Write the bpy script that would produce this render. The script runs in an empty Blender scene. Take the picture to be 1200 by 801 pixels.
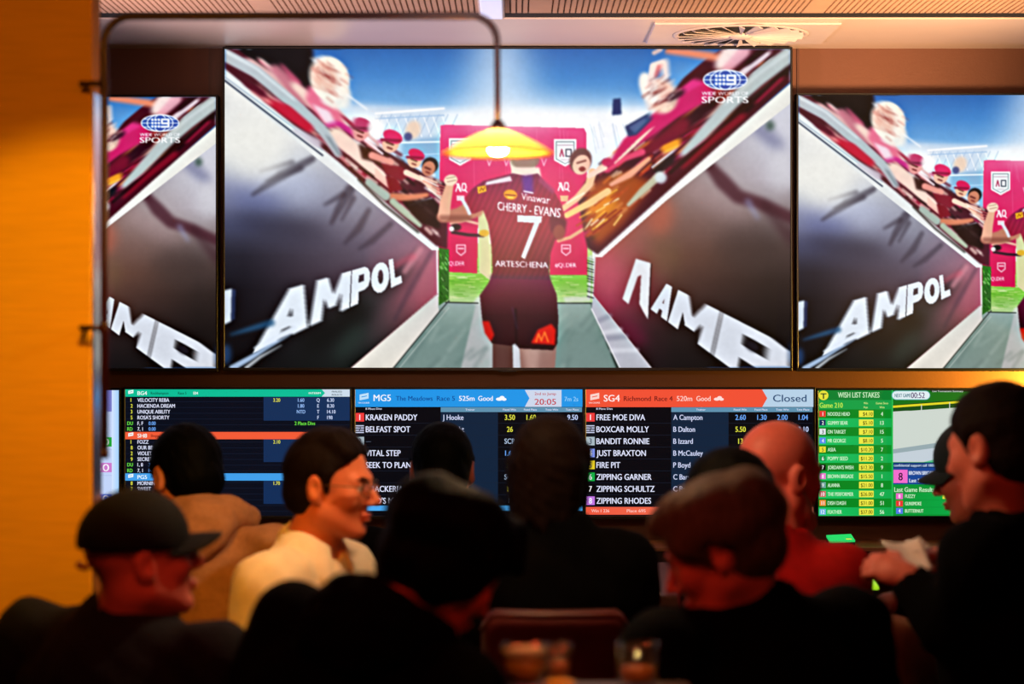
import bpy, math, random
import numpy as np
from mathutils import Vector, Matrix

# ------------------------------------------------------------------ camera, world, exposure, lights
SC = bpy.context.scene
COL = SC.collection
CAM_Z = 1.55
FPX = 2400.0            # focal length in photo pixels (1200 wide frame)
YS = 6.72               # plane of the television glass
YW = 6.79               # back wall

def W(px, py, d):
    """photo pixel at distance d from the camera -> point in the room"""
    return np.array([(px - 600.0) * d / FPX, d, CAM_Z - (py - 400.5) * d / FPX])

cam_d = bpy.data.cameras.new('camera')
cam = bpy.data.objects.new('camera', cam_d)
COL.objects.link(cam)
cam.location = (0, 0, CAM_Z)
cam.rotation_euler = (math.pi / 2, 0, 0)
cam_d.sensor_width = 36
cam_d.lens = 72
cam_d.clip_start = 0.05
cam_d.dof.use_dof = True
cam_d.dof.focus_distance = YS
cam_d.dof.aperture_fstop = 2.1
SC.camera = cam

SC.view_settings.view_transform = 'Standard'
SC.view_settings.look = 'None'
SC.view_settings.exposure = 0.0
SC.view_settings.gamma = 1.0
SC.view_settings.use_curve_mapping = False

world = bpy.data.worlds.new('dim_room')
SC.world = world
world.use_nodes = True
world.node_tree.nodes['Background'].inputs[0].default_value = (0.02, 0.009, 0.006, 1)
world.node_tree.nodes['Background'].inputs[1].default_value = 0.12

def aim(o, target):
    o.rotation_euler = (Vector(target) - Vector(o.location)).to_track_quat('-Z', 'Y').to_euler()

def light(name, typ, loc, target, energy, color, size=0.1, spot=60, blend=0.6):
    l = bpy.data.lights.new(name, typ)
    l.energy = energy
    l.color = color
    if typ == 'AREA':
        l.size = size
    else:
        l.shadow_soft_size = size
    if typ == 'SPOT':
        l.spot_size = math.radians(spot)
        l.spot_blend = blend
    o = bpy.data.objects.new(name, l)
    COL.objects.link(o)
    o.location = loc
    aim(o, target)
    return o

ORANGE = (1.0, 0.36, 0.07)
AMBER = (1.0, 0.50, 0.12)
RED = (1.0, 0.16, 0.06)
# spots on the partition and wall, then unseen uplights and fills added for brightness
light('partition_spot', 'SPOT', (-0.75, 2.6, 2.35), (-0.98, 4.3, 1.98), 34, (1.0, 0.36, 0.02), 0.05, 60, 1.0)
light('partition_low_spot', 'SPOT', (-0.55, 2.9, 2.45), (-0.93, 4.3, 1.45), 88, (1.0, 0.50, 0.02), 0.03, 37, 0.45)
light('wall_graze', 'SPOT', (1.95, 6.58, 1.430), (1.45, 6.79, 1.428), 190, (1.0, 0.55, 0.06), 0.01, 56, 0.3)
light('wall_wash', 'SPOT', (0.7, 5.0, 2.45), (0.55, 6.8, 1.0), 26, (1.0, 0.36, 0.12), 0.2, 75, 1.0)
light('wall_top_wash', 'SPOT', (1.55, 5.0, 1.70), (1.35, 6.8, 2.25), 5, (1.0, 0.36, 0.12), 0.2, 50, 1.0)
light('bulkhead_fill', 'SPOT', (1.75, 4.9, 1.62), (0.9, 6.4, 2.52), 560, (1.0, 0.56, 0.26), 0.25, 62, 1.0)  # unseen uplight added to brighten the bulkhead underside
light('bulkhead_fill_left', 'SPOT', (-1.75, 4.8, 1.62), (-0.55, 5.95, 2.60), 360, (1.0, 0.70, 0.70), 0.15, 50, 0.8)  # second unseen uplight, added for the left of the bulkhead
light('ceiling_fill', 'SPOT', (0.1, 2.9, 2.18), (0.1, 5.9, 2.52), 85, (1.0, 0.66, 0.58), 0.25, 50, 1.0)  # unseen lamp added to lift the slatted ceiling
light('seat_fill', 'AREA', (0.3, 1.9, 2.45), (0.2, 4.3, 1.2), 8.0, (1.0, 0.11, 0.035), 0.8)  # unseen red fill added from above the camera side
light('table_fill', 'SPOT', (0.25, 2.5, 2.5), (0.12, 3.36, 0.99), 48, (1.0, 0.50, 0.18), 0.03, 15, 0.6)  # unseen lamp added to brighten the drinks
light('side_red_fill', 'SPOT', (-1.3, 2.9, 2.3), (0.3, 4.0, 1.2), 28, (1.0, 0.09, 0.03), 0.08, 60, 0.8)  # unseen red fill added from the left for the faces
light('seat_fill_right', 'SPOT', (1.0, 2.8, 2.2), (-0.06, 3.55, 1.16), 14, (1.0, 0.07, 0.02), 0.05, 24, 0.8)  # unseen red lamp added for the hunched person's cheek
light('seat_fill_left', 'SPOT', (-0.55, 2.7, 2.45), (-0.72, 4.1, 1.22), 26, (1.0, 0.12, 0.04), 0.06, 40, 0.9)  # unseen red lamp added for the cap wearer's neck

# ------------------------------------------------------------------ helpers
def s2l(c):
    c = np.asarray(c, dtype=float)
    if c.max() > 1.0:
        c = c / 255.0
    return np.where(c <= 0.04045, c / 12.92, ((c + 0.055) / 1.055) ** 2.4)

def rgba(c):
    r = s2l(c)
    return (float(r[0]), float(r[1]), float(r[2]), 1.0)

def mat(name, color, rough=0.6, metal=0.0, noise=0.0, scale=30.0, bump=0.0, bscale=None, stretch=None, spec=0.4, sheen=0.0):
    """procedural material: a noise varies the colour and raises a bump"""
    m = bpy.data.materials.new(name)
    m.use_nodes = True
    nt = m.node_tree
    b = nt.nodes['Principled BSDF']
    b.inputs['Roughness'].default_value = rough
    b.inputs['Metallic'].default_value = metal
    b.inputs['Specular IOR Level'].default_value = spec
    if sheen:
        b.inputs['Sheen Weight'].default_value = sheen
    tc = nt.nodes.new('ShaderNodeTexCoord')
    mp = nt.nodes.new('ShaderNodeMapping')
    nt.links.new(tc.outputs['Object'], mp.inputs['Vector'])
    if stretch:
        mp.inputs['Scale'].default_value = stretch
    n = nt.nodes.new('ShaderNodeTexNoise')
    n.inputs['Scale'].default_value = scale
    n.inputs['Detail'].default_value = 4
    nt.links.new(mp.outputs['Vector'], n.inputs['Vector'])
    c = np.array(rgba(color))
    r = nt.nodes.new('ShaderNodeValToRGB')
    r.color_ramp.elements[0].position = 0.3
    r.color_ramp.elements[1].position = 0.7
    lo = c * (1 - noise); lo[3] = 1
    hi = np.minimum(c * (1 + noise), 1); hi[3] = 1
    r.color_ramp.elements[0].color = lo
    r.color_ramp.elements[1].color = hi
    nt.links.new(n.outputs['Fac'], r.inputs['Fac'])
    nt.links.new(r.outputs['Color'], b.inputs['Base Color'])
    if bump:
        n2 = n
        if bscale:
            n2 = nt.nodes.new('ShaderNodeTexNoise')
            n2.inputs['Scale'].default_value = bscale
            n2.inputs['Detail'].default_value = 3
            nt.links.new(mp.outputs['Vector'], n2.inputs['Vector'])
        bp = nt.nodes.new('ShaderNodeBump')
        bp.inputs['Strength'].default_value = bump
        bp.inputs['Distance'].default_value = 0.01
        nt.links.new(n2.outputs['Fac'], bp.inputs['Height'])
        nt.links.new(bp.outputs['Normal'], b.inputs['Normal'])
    return m

def emit_mat(name, color, strength):
    m = bpy.data.materials.new(name)
    m.use_nodes = True
    b = m.node_tree.nodes['Principled BSDF']
    b.inputs['Base Color'].default_value = rgba(color)
    b.inputs['Emission Color'].default_value = rgba(color)
    b.inputs['Emission Strength'].default_value = strength
    return m

def screen_mat():
    """display glass: the picture is the emission, read from the colours of the pixels"""
    m = bpy.data.materials.new('display_glass')
    m.use_nodes = True
    nt = m.node_tree
    b = nt.nodes['Principled BSDF']
    b.inputs['Base Color'].default_value = (0.004, 0.004, 0.005, 1)
    b.inputs['Roughness'].default_value = 0.2
    b.inputs['Specular IOR Level'].default_value = 0.12
    a = nt.nodes.new('ShaderNodeVertexColor')
    a.layer_name = 'picture'
    nt.links.new(a.outputs['Color'], b.inputs['Emission Color'])
    b.inputs['Emission Strength'].default_value = 1.0
    m.cycles.emission_sampling = 'NONE'
    return m

def tag(o, label=None, cat=None, group=None, kind=None):
    if label: o['label'] = label
    if cat: o['category'] = cat
    if group: o['group'] = group
    if kind: o['kind'] = kind
    return o

def empty(name, loc, label=None, cat=None, group=None):
    o = bpy.data.objects.new(name, None)
    o.empty_display_size = 0.05
    COL.objects.link(o)
    o.location = tuple(float(v) for v in loc)
    return tag(o, label, cat, group)

def link(name, me, mats, parent=None, smooth=True):
    """link a mesh given in room coordinates; its origin goes to the thing's base"""
    o = bpy.data.objects.new(name, me)
    COL.objects.link(o)
    for m in (mats if isinstance(mats, (list, tuple)) else [mats]):
        if m.name not in [x.name for x in me.materials]:
            me.materials.append(m)
    if parent is not None:
        o.parent = parent
        off = Vector((0, 0, 0))
        p = parent
        while p is not None:
            off += Vector(p.location)
            p = p.parent
        me.transform(Matrix.Translation(-off))
    else:
        c = np.zeros(3)
        n = len(me.vertices)
        co = np.empty(n * 3); me.vertices.foreach_get('co', co); co = co.reshape(-1, 3)
        c = Vector(((co[:, 0].min() + co[:, 0].max()) / 2, (co[:, 1].min() + co[:, 1].max()) / 2, co[:, 2].min()))
        me.transform(Matrix.Translation(-c))
        o.location = c
    if smooth and len(me.polygons):
        me.polygons.foreach_set('use_smooth', [True] * len(me.polygons))
    return o

class MB:
    """collects shapes and builds ONE mesh"""
    def __init__(s):
        s.v = []; s.f = []; s.mi = []; s.c = []
    def add(s, verts, faces, mi=0, col=None):
        o = len(s.v)
        s.v += [tuple(float(x) for x in p) for p in verts]
        s.f += [tuple(i + o for i in f) for f in faces]
        s.mi += [mi] * len(faces)
        if col is not None:
            s.c += [tuple(col)] * len(verts)
    def box(s, a, b, bevel=0.0, mi=0):
        x0, y0, z0 = a; x1, y1, z1 = b
        e = bevel
        if e <= 0:
            v = [(x, y, z) for x in (x0, x1) for y in (y0, y1) for z in (z0, z1)]
            f = [(0, 1, 3, 2), (4, 6, 7, 5), (0, 4, 5, 1), (2, 3, 7, 6), (0, 2, 6, 4), (1, 5, 7, 3)]
            s.add(v, f, mi); return
        # bevelled box: 24 vertices
        v = []; idx = {}
        for i, (X, sx) in enumerate(((x0, 1), (x1, -1))):
            for j, (Y, sy) in enumerate(((y0, 1), (y1, -1))):
                for k, (Z, sz) in enumerate(((z0, 1), (z1, -1))):
                    idx[i, j, k, 0] = len(v); v.append((X, Y + sy * e, Z + sz * e))
                    idx[i, j, k, 1] = len(v); v.append((X + sx * e, Y, Z + sz * e))
                    idx[i, j, k, 2] = len(v); v.append((X + sx * e, Y + sy * e, Z))
        f = []
        for i in (0, 1):
            q = [(i, 0, 0), (i, 0, 1), (i, 1, 1), (i, 1, 0)]
            t = [idx[a_ + (0,)] for a_ in q]; f.append(t if i == 0 else t[::-1])
            q = [(0, i, 0), (1, i, 0), (1, i, 1), (0, i, 1)]
            t = [idx[a_ + (1,)] for a_ in q]; f.append(t if i == 0 else t[::-1])
            q = [(0, 0, i), (0, 1, i), (1, 1, i), (1, 0, i)]
            t = [idx[a_ + (2,)] for a_ in q]; f.append(t if i == 0 else t[::-1])
        for j in (0, 1):
            for k in (0, 1):
                f.append([idx[0, j, k, 1], idx[1, j, k, 1], idx[1, j, k, 2], idx[0, j, k, 2]])
                f.append([idx[j, 0, k, 0], idx[j, 1, k, 0], idx[j, 1, k, 2], idx[j, 0, k, 2]])
                f.append([idx[j, k, 0, 0], idx[j, k, 1, 0], idx[j, k, 1, 1], idx[j, k, 0, 1]])
        for i in (0, 1):
            for j in (0, 1):
                for k in (0, 1):
                    f.append([idx[i, j, k, 0], idx[i, j, k, 1], idx[i, j, k, 2]])
        s.add(v, f, mi)
    def tube(s, pts, r, n=14, caps=True, mi=0):
        pts = [np.array(p, float) for p in pts]
        rr = r if isinstance(r, (list, tuple)) else [r] * len(pts)
        base = []
        up = None
        V = []
        for i, p in enumerate(pts):
            t = pts[min(i + 1, len(pts) - 1)] - pts[max(i - 1, 0)]
            t = t / (np.linalg.norm(t) + 1e-12)
            if up is None:
                up = np.array([0, 0, 1.0]) if abs(t[2]) < 0.9 else np.array([1.0, 0, 0])
            a = np.cross(t, up); a /= np.linalg.norm(a)
            up = np.cross(a, t)
            for k in range(n):
                w = 2 * math.pi * k / n
                V.append(p + rr[i] * (math.cos(w) * a + math.sin(w) * up))
        F = []
        for i in range(len(pts) - 1):
            for k in range(n):
                k2 = (k + 1) % n
                F.append((i * n + k, i * n + k2, (i + 1) * n + k2, (i + 1) * n + k))
        if caps:
            F.append(tuple(range(n))[::-1])
            F.append(tuple((len(pts) - 1) * n + k for k in range(n)))
        s.add(V, F, mi)
    def lathe(s, prof, c=(0, 0, 0), n=40, mi=0, close=False):
        V = []; F = []
        for (r, z) in prof:
            for k in range(n):
                w = 2 * math.pi * k / n
                V.append((c[0] + r * math.cos(w), c[1] + r * math.sin(w), c[2] + z))
        m = len(prof)
        for i in range(m - 1 + (1 if close else 0)):
            for k in range(n):
                k2 = (k + 1) % n
                j = (i + 1) % m
                F.append((i * n + k, i * n + k2, j * n + k2, j * n + k))
        s.add(V, F, mi)
    def build(s, name, mats, parent=None, smooth=False, tagcol=False):
        me = bpy.data.meshes.new(name)
        me.from_pydata(s.v, [], s.f)
        mats = mats if isinstance(mats, (list, tuple)) else [mats]
        for m in mats: me.materials.append(m)
        me.polygons.foreach_set('material_index', s.mi)
        if s.c:
            a = me.color_attributes.new('picture', 'FLOAT_COLOR', 'POINT')
            arr = np.ones((len(s.v), 4)); arr[:, :3] = np.array(s.c)
            a.data.foreach_set('color', arr.ravel())
        me.update()
        import bmesh
        if not s.c:
            bm = bmesh.new(); bm.from_mesh(me)
            bmesh.ops.recalc_face_normals(bm, faces=bm.faces)
            bm.to_mesh(me); bm.free()
        return link(name, me, mats, parent, smooth)

# ------------------------------------------------------------------ lettering: outlines of the built-in font
_txt_cache = {}
def text_prepare(strings):
    """make all the text meshes in one go; strings = set of (text, bold)"""
    obs = []
    for s, bold in strings:
        cu = bpy.data.curves.new('t', 'FONT')
        cu.body = s
        cu.size = 1.0
        cu.resolution_u = 3
        cu.offset = 0.0
        o = bpy.data.objects.new('t', cu)
        COL.objects.link(o)
        obs.append((s, bold, o))
    bpy.context.view_layer.update()
    dg = bpy.context.evaluated_depsgraph_get()
    for s, bold, o in obs:
        me = bpy.data.meshes.new_from_object(o.evaluated_get(dg))
        n = len(me.vertices)
        co = np.empty(n * 3); me.vertices.foreach_get('co', co); co = co.reshape(-1, 3)[:, :2]
        _txt_cache[s, bold] = (co.copy(), [tuple(p.vertices) for p in me.polygons])
        bpy.data.meshes.remove(me)
        cu = o.data
        bpy.data.objects.remove(o)
        bpy.data.curves.remove(cu)

CAPH = 0.70
def text2d(s, x, y, h, width=None, align='L', bold=0):
    """2D verts (photo pixels, y down) with baseline y, cap height h; width stretches to fit"""
    co, f = _txt_cache[s, bold]
    if len(co) == 0: return np.zeros((0, 2)), []
    k = h / CAPH
    v = co * k
    x0, x1 = v[:, 0].min(), v[:, 0].max()
    if width: v[:, 0] = (v[:, 0] - x0) * width / (x1 - x0); x0, x1 = 0, width
    else: v[:, 0] = (v[:, 0] - x0) * 0.82; x1 = (x1 - x0) * 0.82; x0 = 0
    off = {'L': 0, 'C': -(x1) / 2, 'R': -x1}[align]
    p = np.stack([v[:, 0] + off + x, y - v[:, 1]], 1)
    if bold:                       # heavier strokes: the same outlines again, a hair to the side
        n = len(p)
        p = np.concatenate([p - [0.022 * h, 0], p + [0.022 * h, 0]])
        f = f + [tuple(i + n for i in q) for q in f]
    return p, f
# ------------------------------------------------------------------ the broadcast picture on the televisions
# painted once as an array in photo pixels (x 263..926, y 57..431), then stored as the colours of the display's pixels
class Paint:
    def __init__(s, x0, y0, x1, y1, k):
        s.x0, s.y0, s.k = x0, y0, k
        s.w, s.h = int(round((x1 - x0) * k)), int(round((y1 - y0) * k))
        s.a = np.zeros((s.h, s.w, 3))
        yy, xx = np.mgrid[0:s.h, 0:s.w]
        s.px = x0 + (xx + 0.5) / k
        s.py = y0 + (yy + 0.5) / k
    def _win(s, xa, ya, xb, yb, m=0):
        i0 = max(0, int((ya - s.y0) * s.k - m)); i1 = min(s.h, int((yb - s.y0) * s.k + m) + 2)
        j0 = max(0, int((xa - s.x0) * s.k - m)); j1 = min(s.w, int((xb - s.x0) * s.k + m) + 2)
        return slice(i0, max(i0, i1)), slice(j0, max(j0, j1))
    @staticmethod
    def blur(m, r):
        r = int(round(r))
        if r < 1: return m
        for ax in (0, 1):
            for _ in range(2):
                p = np.pad(m, [(r + 1, r) if i == ax else (0, 0) for i in range(m.ndim)], mode='edge')
                c = np.cumsum(p, axis=ax)
                n = m.shape[ax]
                hi = np.take(c, np.arange(2 * r + 1, 2 * r + 1 + n), axis=ax)
                lo = np.take(c, np.arange(0, n), axis=ax)
                m = (hi - lo) / (2 * r + 1)
        return m
    def put(s, sl, m, col, al=1.0):
        if m.size == 0: return
        if callable(col): c = col(s.px[sl], s.py[sl])
        else: c = np.asarray(col, float) / 255.0
        m = (m * al)[..., None]
        s.a[sl] = s.a[sl] * (1 - m) + c * m
    def pmask(s, pts, soft=0):
        p = np.asarray(pts, float)
        mg = soft * s.k * 3 + 2
        sl = s._win(p[:, 0].min(), p[:, 1].min(), p[:, 0].max(), p[:, 1].max(), mg)
        X, Y = s.px[sl], s.py[sl]
        ins = np.zeros(X.shape, bool)
        n = len(p)
        for i in range(n):
            xa, ya = p[i]; xb, yb = p[(i + 1) % n]
            if ya == yb: continue
            c = ((ya > Y) != (yb > Y)) & (X < (xb - xa) * (Y - ya) / (yb - ya) + xa)
            ins ^= c
        m = ins.astype(float)
        return sl, (Paint.blur(m, soft * s.k) if soft else m)
    def poly(s, pts, col, al=1.0, soft=0):
        sl, m = s.pmask(pts, soft); s.put(sl, m, col, al)
    def ell(s, cx, cy, rx, ry, col, rot=0, al=1.0, soft=0):
        w = np.linspace(0, 2 * math.pi, 28, endpoint=False)
        c, q = math.cos(math.radians(rot)), math.sin(math.radians(rot))
        s.poly([(cx + rx * math.cos(t) * c - ry * math.sin(t) * q, cy + rx * math.cos(t) * q + ry * math.sin(t) * c) for t in w], col, al, soft)
    def line(s, pts, wd, col, al=1.0, soft=0):
        wds = wd if isinstance(wd, (list, tuple)) else [wd] * len(pts)
        p = np.asarray(pts, float)
        mg = (max(wds) + soft * 3) * s.k + 2
        sl = s._win(p[:, 0].min(), p[:, 1].min(), p[:, 0].max(), p[:, 1].max(), mg)
        X, Y = s.px[sl], s.py[sl]
        best = np.full(X.shape, 1e9)
        for i in range(len(p) - 1):
            a, b = p[i], p[i + 1]
            d = b - a
            t = np.clip(((X - a[0]) * d[0] + (Y - a[1]) * d[1]) / (d @ d + 1e-9), 0, 1)
            dist = np.hypot(X - a[0] - t * d[0], Y - a[1] - t * d[1]) - (wds[i] + (wds[i + 1] - wds[i]) * t) / 2
            best = np.minimum(best, dist)
        m = np.clip(0.5 - best * s.k, 0, 1)
        if soft: m = Paint.blur(m, soft * s.k)
        s.put(sl, m, col, al)
    def tris(s, v, faces, col, al=1.0, soft=0):
        if len(v) == 0: return
        mg = soft * s.k * 3 + 2
        sl = s._win(v[:, 0].min(), v[:, 1].min(), v[:, 0].max(), v[:, 1].max(), mg)
        X, Y = s.px[sl], s.py[sl]
        m = np.zeros(X.shape, bool)
        for f in faces:
            q = v[list(f)]
            ins = np.zeros(X.shape, bool)
            n = len(q)
            for i in range(n):
                xa, ya = q[i]; xb, yb = q[(i + 1) % n]
                if ya == yb: continue
                ins ^= ((ya > Y) != (yb > Y)) & (X < (xb - xa) * (Y - ya) / (yb - ya) + xa)
            m |= ins
        m = m.astype(float)
        if soft: m = Paint.blur(m, soft * s.k)
        s.put(sl, m, col, al)
    def smear(s, pts, dx, dy, n=7, soft=2):
        """motion blur of the broadcast itself inside an outline"""
        acc = np.zeros_like(s.a)
        for i in range(n):
            t = i / (n - 1) - 0.5
            ox, oy = int(round(dx * t * s.k)), int(round(dy * t * s.k))
            acc += np.roll(np.roll(s.a, oy, 0), ox, 1)
        acc /= n
        sl, m = s.pmask(pts, soft)
        m = m[..., None]
        s.a[sl] = s.a[sl] * (1 - m) + acc[sl] * m

def lerp_stops(stops):
    xs = np.array([t for t, _ in stops]); cs = np.array([c for _, c in stops], float) / 255.0
    return lambda t: np.stack([np.interp(t, xs, cs[:, i]) for i in range(3)], -1)

def homog(quad):
    """unit square (0,0)(1,0)(1,1)(0,1) -> quad"""
    A = []; B = []
    for (x, y), (u, v) in zip([(0, 0), (1, 0), (1, 1), (0, 1)], quad):
        A.append([x, y, 1, 0, 0, 0, -u * x, -u * y]); B.append(u)
        A.append([0, 0, 0, x, y, 1, -v * x, -v * y]); B.append(v)
    h = np.append(np.linalg.solve(np.array(A, float), np.array(B, float)), 1).reshape(3, 3)
    def f(p):
        q = np.c_[p, np.ones(len(p))] @ h.T
        return q[:, :2] / q[:, 2:]
    return f

PICT = set()
def want(s, b=0): PICT.add((s, b))
for s_ in ('AMPOL', 'AMP', 'CHERRY - EVANS', '7', 'SPORTS', 'WIDE WORLD OF', '9', '#QLDER', 'QLDER', 'Vinawar', 'ARTESCHENA', 'AQ', 'XQ', 'I', 'M'):
    want(s_, 1)

def quad_text(P, s, quad, col, bold=1, al=1.0, soft=0):
    co, f = _txt_cache[s, bold]
    lo, hi = co.min(0), co.max(0)
    uv = (co - lo) / (hi - lo)
    uv[:, 1] = 1 - uv[:, 1]
    for dx in ((-0.0035, 0.0035) if bold and len(s) > 1 else (0,)):
        P.tris(homog(quad)(uv + [dx, 0]), f, col, al, soft)

HEAVY = {'A': [[(0.36, 0), (0.64, 0), (0.40, 1), (0.0, 1)], [(0.42, 0), (0.70, 0), (1.0, 1), (0.66, 1)], [(0.25, 0.62), (0.75, 0.62), (0.78, 0.82), (0.22, 0.82)]],
         'M': [[(0, 0), (0.27, 0), (0.27, 1), (0, 1)], [(0.73, 0), (1, 0), (1, 1), (0.73, 1)], [(0.02, 0), (0.30, 0), (0.62, 0.80), (0.40, 0.80)], [(0.70, 0), (0.98, 0), (0.60, 0.80), (0.38, 0.80)]],
         'P': [[(0, 0), (0.36, 0), (0.36, 1), (0, 1)], [(0.2, 0), (0.68, 0), (0.88, 0.08), (0.70, 0.22), (0.2, 0.22)], [(0.88, 0.08), (1, 0.24), (1, 0.46), (0.88, 0.64), (0.64, 0.46), (0.64, 0.22), (0.70, 0.20)], [(0.2, 0.44), (0.70, 0.44), (0.88, 0.64), (0.68, 0.70), (0.2, 0.70)]],
         'L': [[(0, 0), (0.42, 0), (0.42, 1), (0, 1)], [(0.2, 0.74), (1, 0.74), (1, 1), (0.2, 1)]]}
HEAVY['O'] = []
for i_ in range(16):
    a_, b_ = 2 * math.pi * i_ / 16, 2 * math.pi * (i_ + 1.1) / 16
    HEAVY['O'].append([(0.5 + r * math.cos(t), 0.5 + q * math.sin(t)) for r, q, t in ((0.5, 0.5, a_), (0.5, 0.5, b_), (0.15, 0.24, b_), (0.15, 0.24, a_))])

def heavy_text(P, s, widths, quad, col, al=1.0, soft=0, gap=0.03):
    H = homog(quad)
    tot = sum(widths) + gap * (len(s) - 1)
    x = 0
    for ch, w in zip(s, widths):
        V = []; F = []
        for q in HEAVY[ch]:
            F.append(tuple(range(len(V), len(V) + len(q)))); V += [((x + u * w) / tot, v) for u, v in q]
        P.tris(H(np.array(V)), F, col, al, soft)
        x += w + gap

def flat_text(P, s, x, y, h, col, width=None, align='L', bold=1, al=1.0, soft=0):
    v, f = text2d(s, x, y, h, width, align, bold)
    P.tris(v, f, col, al, soft)

def paint_picture(k=2):
    rnd = random.Random(11)
    P = Paint(263, 57, 926, 431, k)
    full = [(200, 0), (1000, 0), (1000, 500), (200, 500)]
    # sky
    sky = lerp_stops([(57, (40, 102, 178)), (90, (66, 134, 205)), (122, (112, 172, 226)), (134, (214, 232, 250)), (215, (236, 242, 252)), (431, (230, 236, 245))])
    P.poly(full, lambda x, y: sky(y))
    P.ell(585, 108, 40, 60, (225, 238, 252), 0, 0.75, 22)
    P.ell(640, 150, 150, 28, (255, 255, 255), 0, 0.9, 14)
    P.ell(760, 165, 60, 40, (248, 250, 255), 0, 0.9, 12)
    P.ell(820, 100, 60, 25, (120, 180, 235), 20, 0.5, 12)
    # stand roof and trusses on the left of the banner
    P.poly([(400, 120), (520, 128), (520, 215), (400, 215)], (205, 222, 240), 0.9, 4)
    P.poly([(470, 165), (516, 160), (516, 215), (470, 215)], (130, 175, 215), 0.9, 3)
    P.ell(425, 150, 30, 18, (252, 252, 255), 0, 0.9, 6)
    for i in range(9):
        x = 430 + i * 11
        P.line([(x, 136), (x + 9, 160)], 1.2, (246, 250, 255), 0.9)
        P.line([(x + 18, 134), (x + 6, 160)], 1.0, (170, 195, 225), 0.8)
    P.line([(440, 133), (520, 127)], 2.5, (250, 252, 255), 0.9, 0.5)
    P.line([(440, 139), (520, 135)], 1.5, (170, 200, 232), 0.9)
    P.line([(470, 167), (516, 166)], 2.0, (240, 248, 255), 0.9)
    P.line([(468, 182), (516, 180)], 1.0, (190, 215, 240), 0.9)
    P.ell(484, 152, 9, 11, (236, 210, 190), 20, 0.9, 2)
    P.ell(478, 160, 5, 5, (60, 70, 130), 0, 0.8, 1)
    for i in range(14):
        x = 690 + rnd.random() * 60
        P.line([(x, 140 + rnd.random() * 10), (x + 6, 160 + rnd.random() * 20)], 0.8, (200, 214, 235), 0.6)
    P.poly([(718, 116), (727, 115), (728, 134), (717, 135)], (30, 55, 110), 0.95, 0.8)
    # field behind the gap
    P.poly([(512, 285), (694, 285), (694, 355), (512, 355)], lambda x, y: lerp_stops([(285, (205, 205, 150)), (310, (160, 200, 95)), (330, (120, 190, 60)), (352, (170, 205, 140))])(y))
    for i in range(260):
        x = 515 + rnd.random() * 178; y = 306 + rnd.random() * 44
        c = rnd.choice([(90, 165, 45), (190, 215, 130), (120, 185, 70), (215, 225, 170)])
        P.line([(x, y), (x + 5 + rnd.random() * 8, y + rnd.random() * 1.5 - 0.7)], 1.1, c, 0.6)
    # pink banner, upper and lower halves
    pk = lerp_stops([(147, (233, 92, 150)), (175, (226, 58, 122)), (230, (222, 40, 100)), (320, (206, 24, 82))])
    P.poly([(516, 147), (522, 146), (684, 150), (687, 156), (688, 322), (644, 322), (645, 250), (560, 250), (559, 320), (513, 318)], lambda x, y: pk(y))
    P.poly([(560, 248), (574, 240), (576, 330), (561, 318)], (214, 206, 158))
    P.line([(573, 250), (574, 285)], 2, (240, 235, 215))
    for i in range(18):
        x = 545 + rnd.random() * 130
        P.line([(x, 150 + rnd.random() * 3), (x + rnd.random() * 4, 160 + rnd.random() * 60)], 0.6, (240, 120, 170), 0.5)
    # crests on the banner
    for cx, cy, s in ((539, 178, 1.0), (662, 179, 1.0)):
        for g, col in ((1.0, (250, 245, 250)), (0.84, (120, 110, 130)), (0.78, (240, 236, 242))):
            w, h = 13 * s * g, 16 * s * g
            P.poly([(cx - w, cy - h), (cx + w, cy - h), (cx + w, cy + h * 0.55), (cx, cy + h), (cx - w, cy + h * 0.55)], col)
        P.line([(cx - 9, cy - 9), (cx + 9, cy - 9)], 1.2, (190, 150, 175), 0.8)
        P.line([(cx - 6, cy + 4), (cx - 4, cy - 4), (cx - 2, cy + 4)], 1.3, (170, 30, 80))
        P.line([(cx + 1, cy - 4), (cx + 7, cy - 4), (cx + 7, cy + 4), (cx + 1, cy + 4), (cx + 1, cy - 4)], 1.3, (60, 60, 80))
        P.line([(cx - 5, cy + 8), (cx + 5, cy + 8)], 0.8, (190, 150, 175), 0.8)
    for cx, cy in ((540, 219), (660, 218)):
        P.line([(cx - 6, cy + 5), (cx - 3, cy - 4), (cx, cy + 5)], 1.5, (250, 240, 246))
        P.line([(cx - 5, cy - 4), (cx - 1, cy + 5)], 1.2, (250, 240, 246))
        P.line([(cx + 1, cy + 1), (cx + 2, cy - 4), (cx + 5, cy - 4), (cx + 6, cy), (cx + 5, cy + 4), (cx + 2, cy + 4), (cx + 1, cy + 1)], 1.4, (250, 240, 246))
        P.line([(cx + 4, cy + 3), (cx + 7, cy + 6)], 1.2, (250, 240, 246))
    P.poly([(535, 229), (544, 229), (544, 235), (535, 235)], (245, 225, 235), 0.8)
    P.poly([(656, 229), (666, 229), (665, 236), (657, 236)], (235, 205, 150), 0.8)
    for sx in (570, 590, 620, 634):
        P.line([(sx, 184), (sx + 3, 194), (sx + 6, 186)], 1.2, (250, 220, 235), 0.7)
    for cx in (540, 663):
        P.line([(cx - 5, 287), (cx + 5, 287), (cx + 5, 295), (cx, 299), (cx - 5, 295), (cx - 5, 287)], 1.2, (250, 205, 222))
        P.line([(cx - 3, 291), (cx + 3, 291)], 1.5, (250, 205, 222))
    flat_text(P, 'QLDER', 526, 311, 5.2, (252, 225, 235), 18)
    flat_text(P, '#QLDER', 650, 313, 5.2, (252, 225, 235), 25)
    P.poly([(512, 250), (560, 250), (558, 262), (512, 262)], (120, 20, 60), 0.5, 3)
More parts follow.
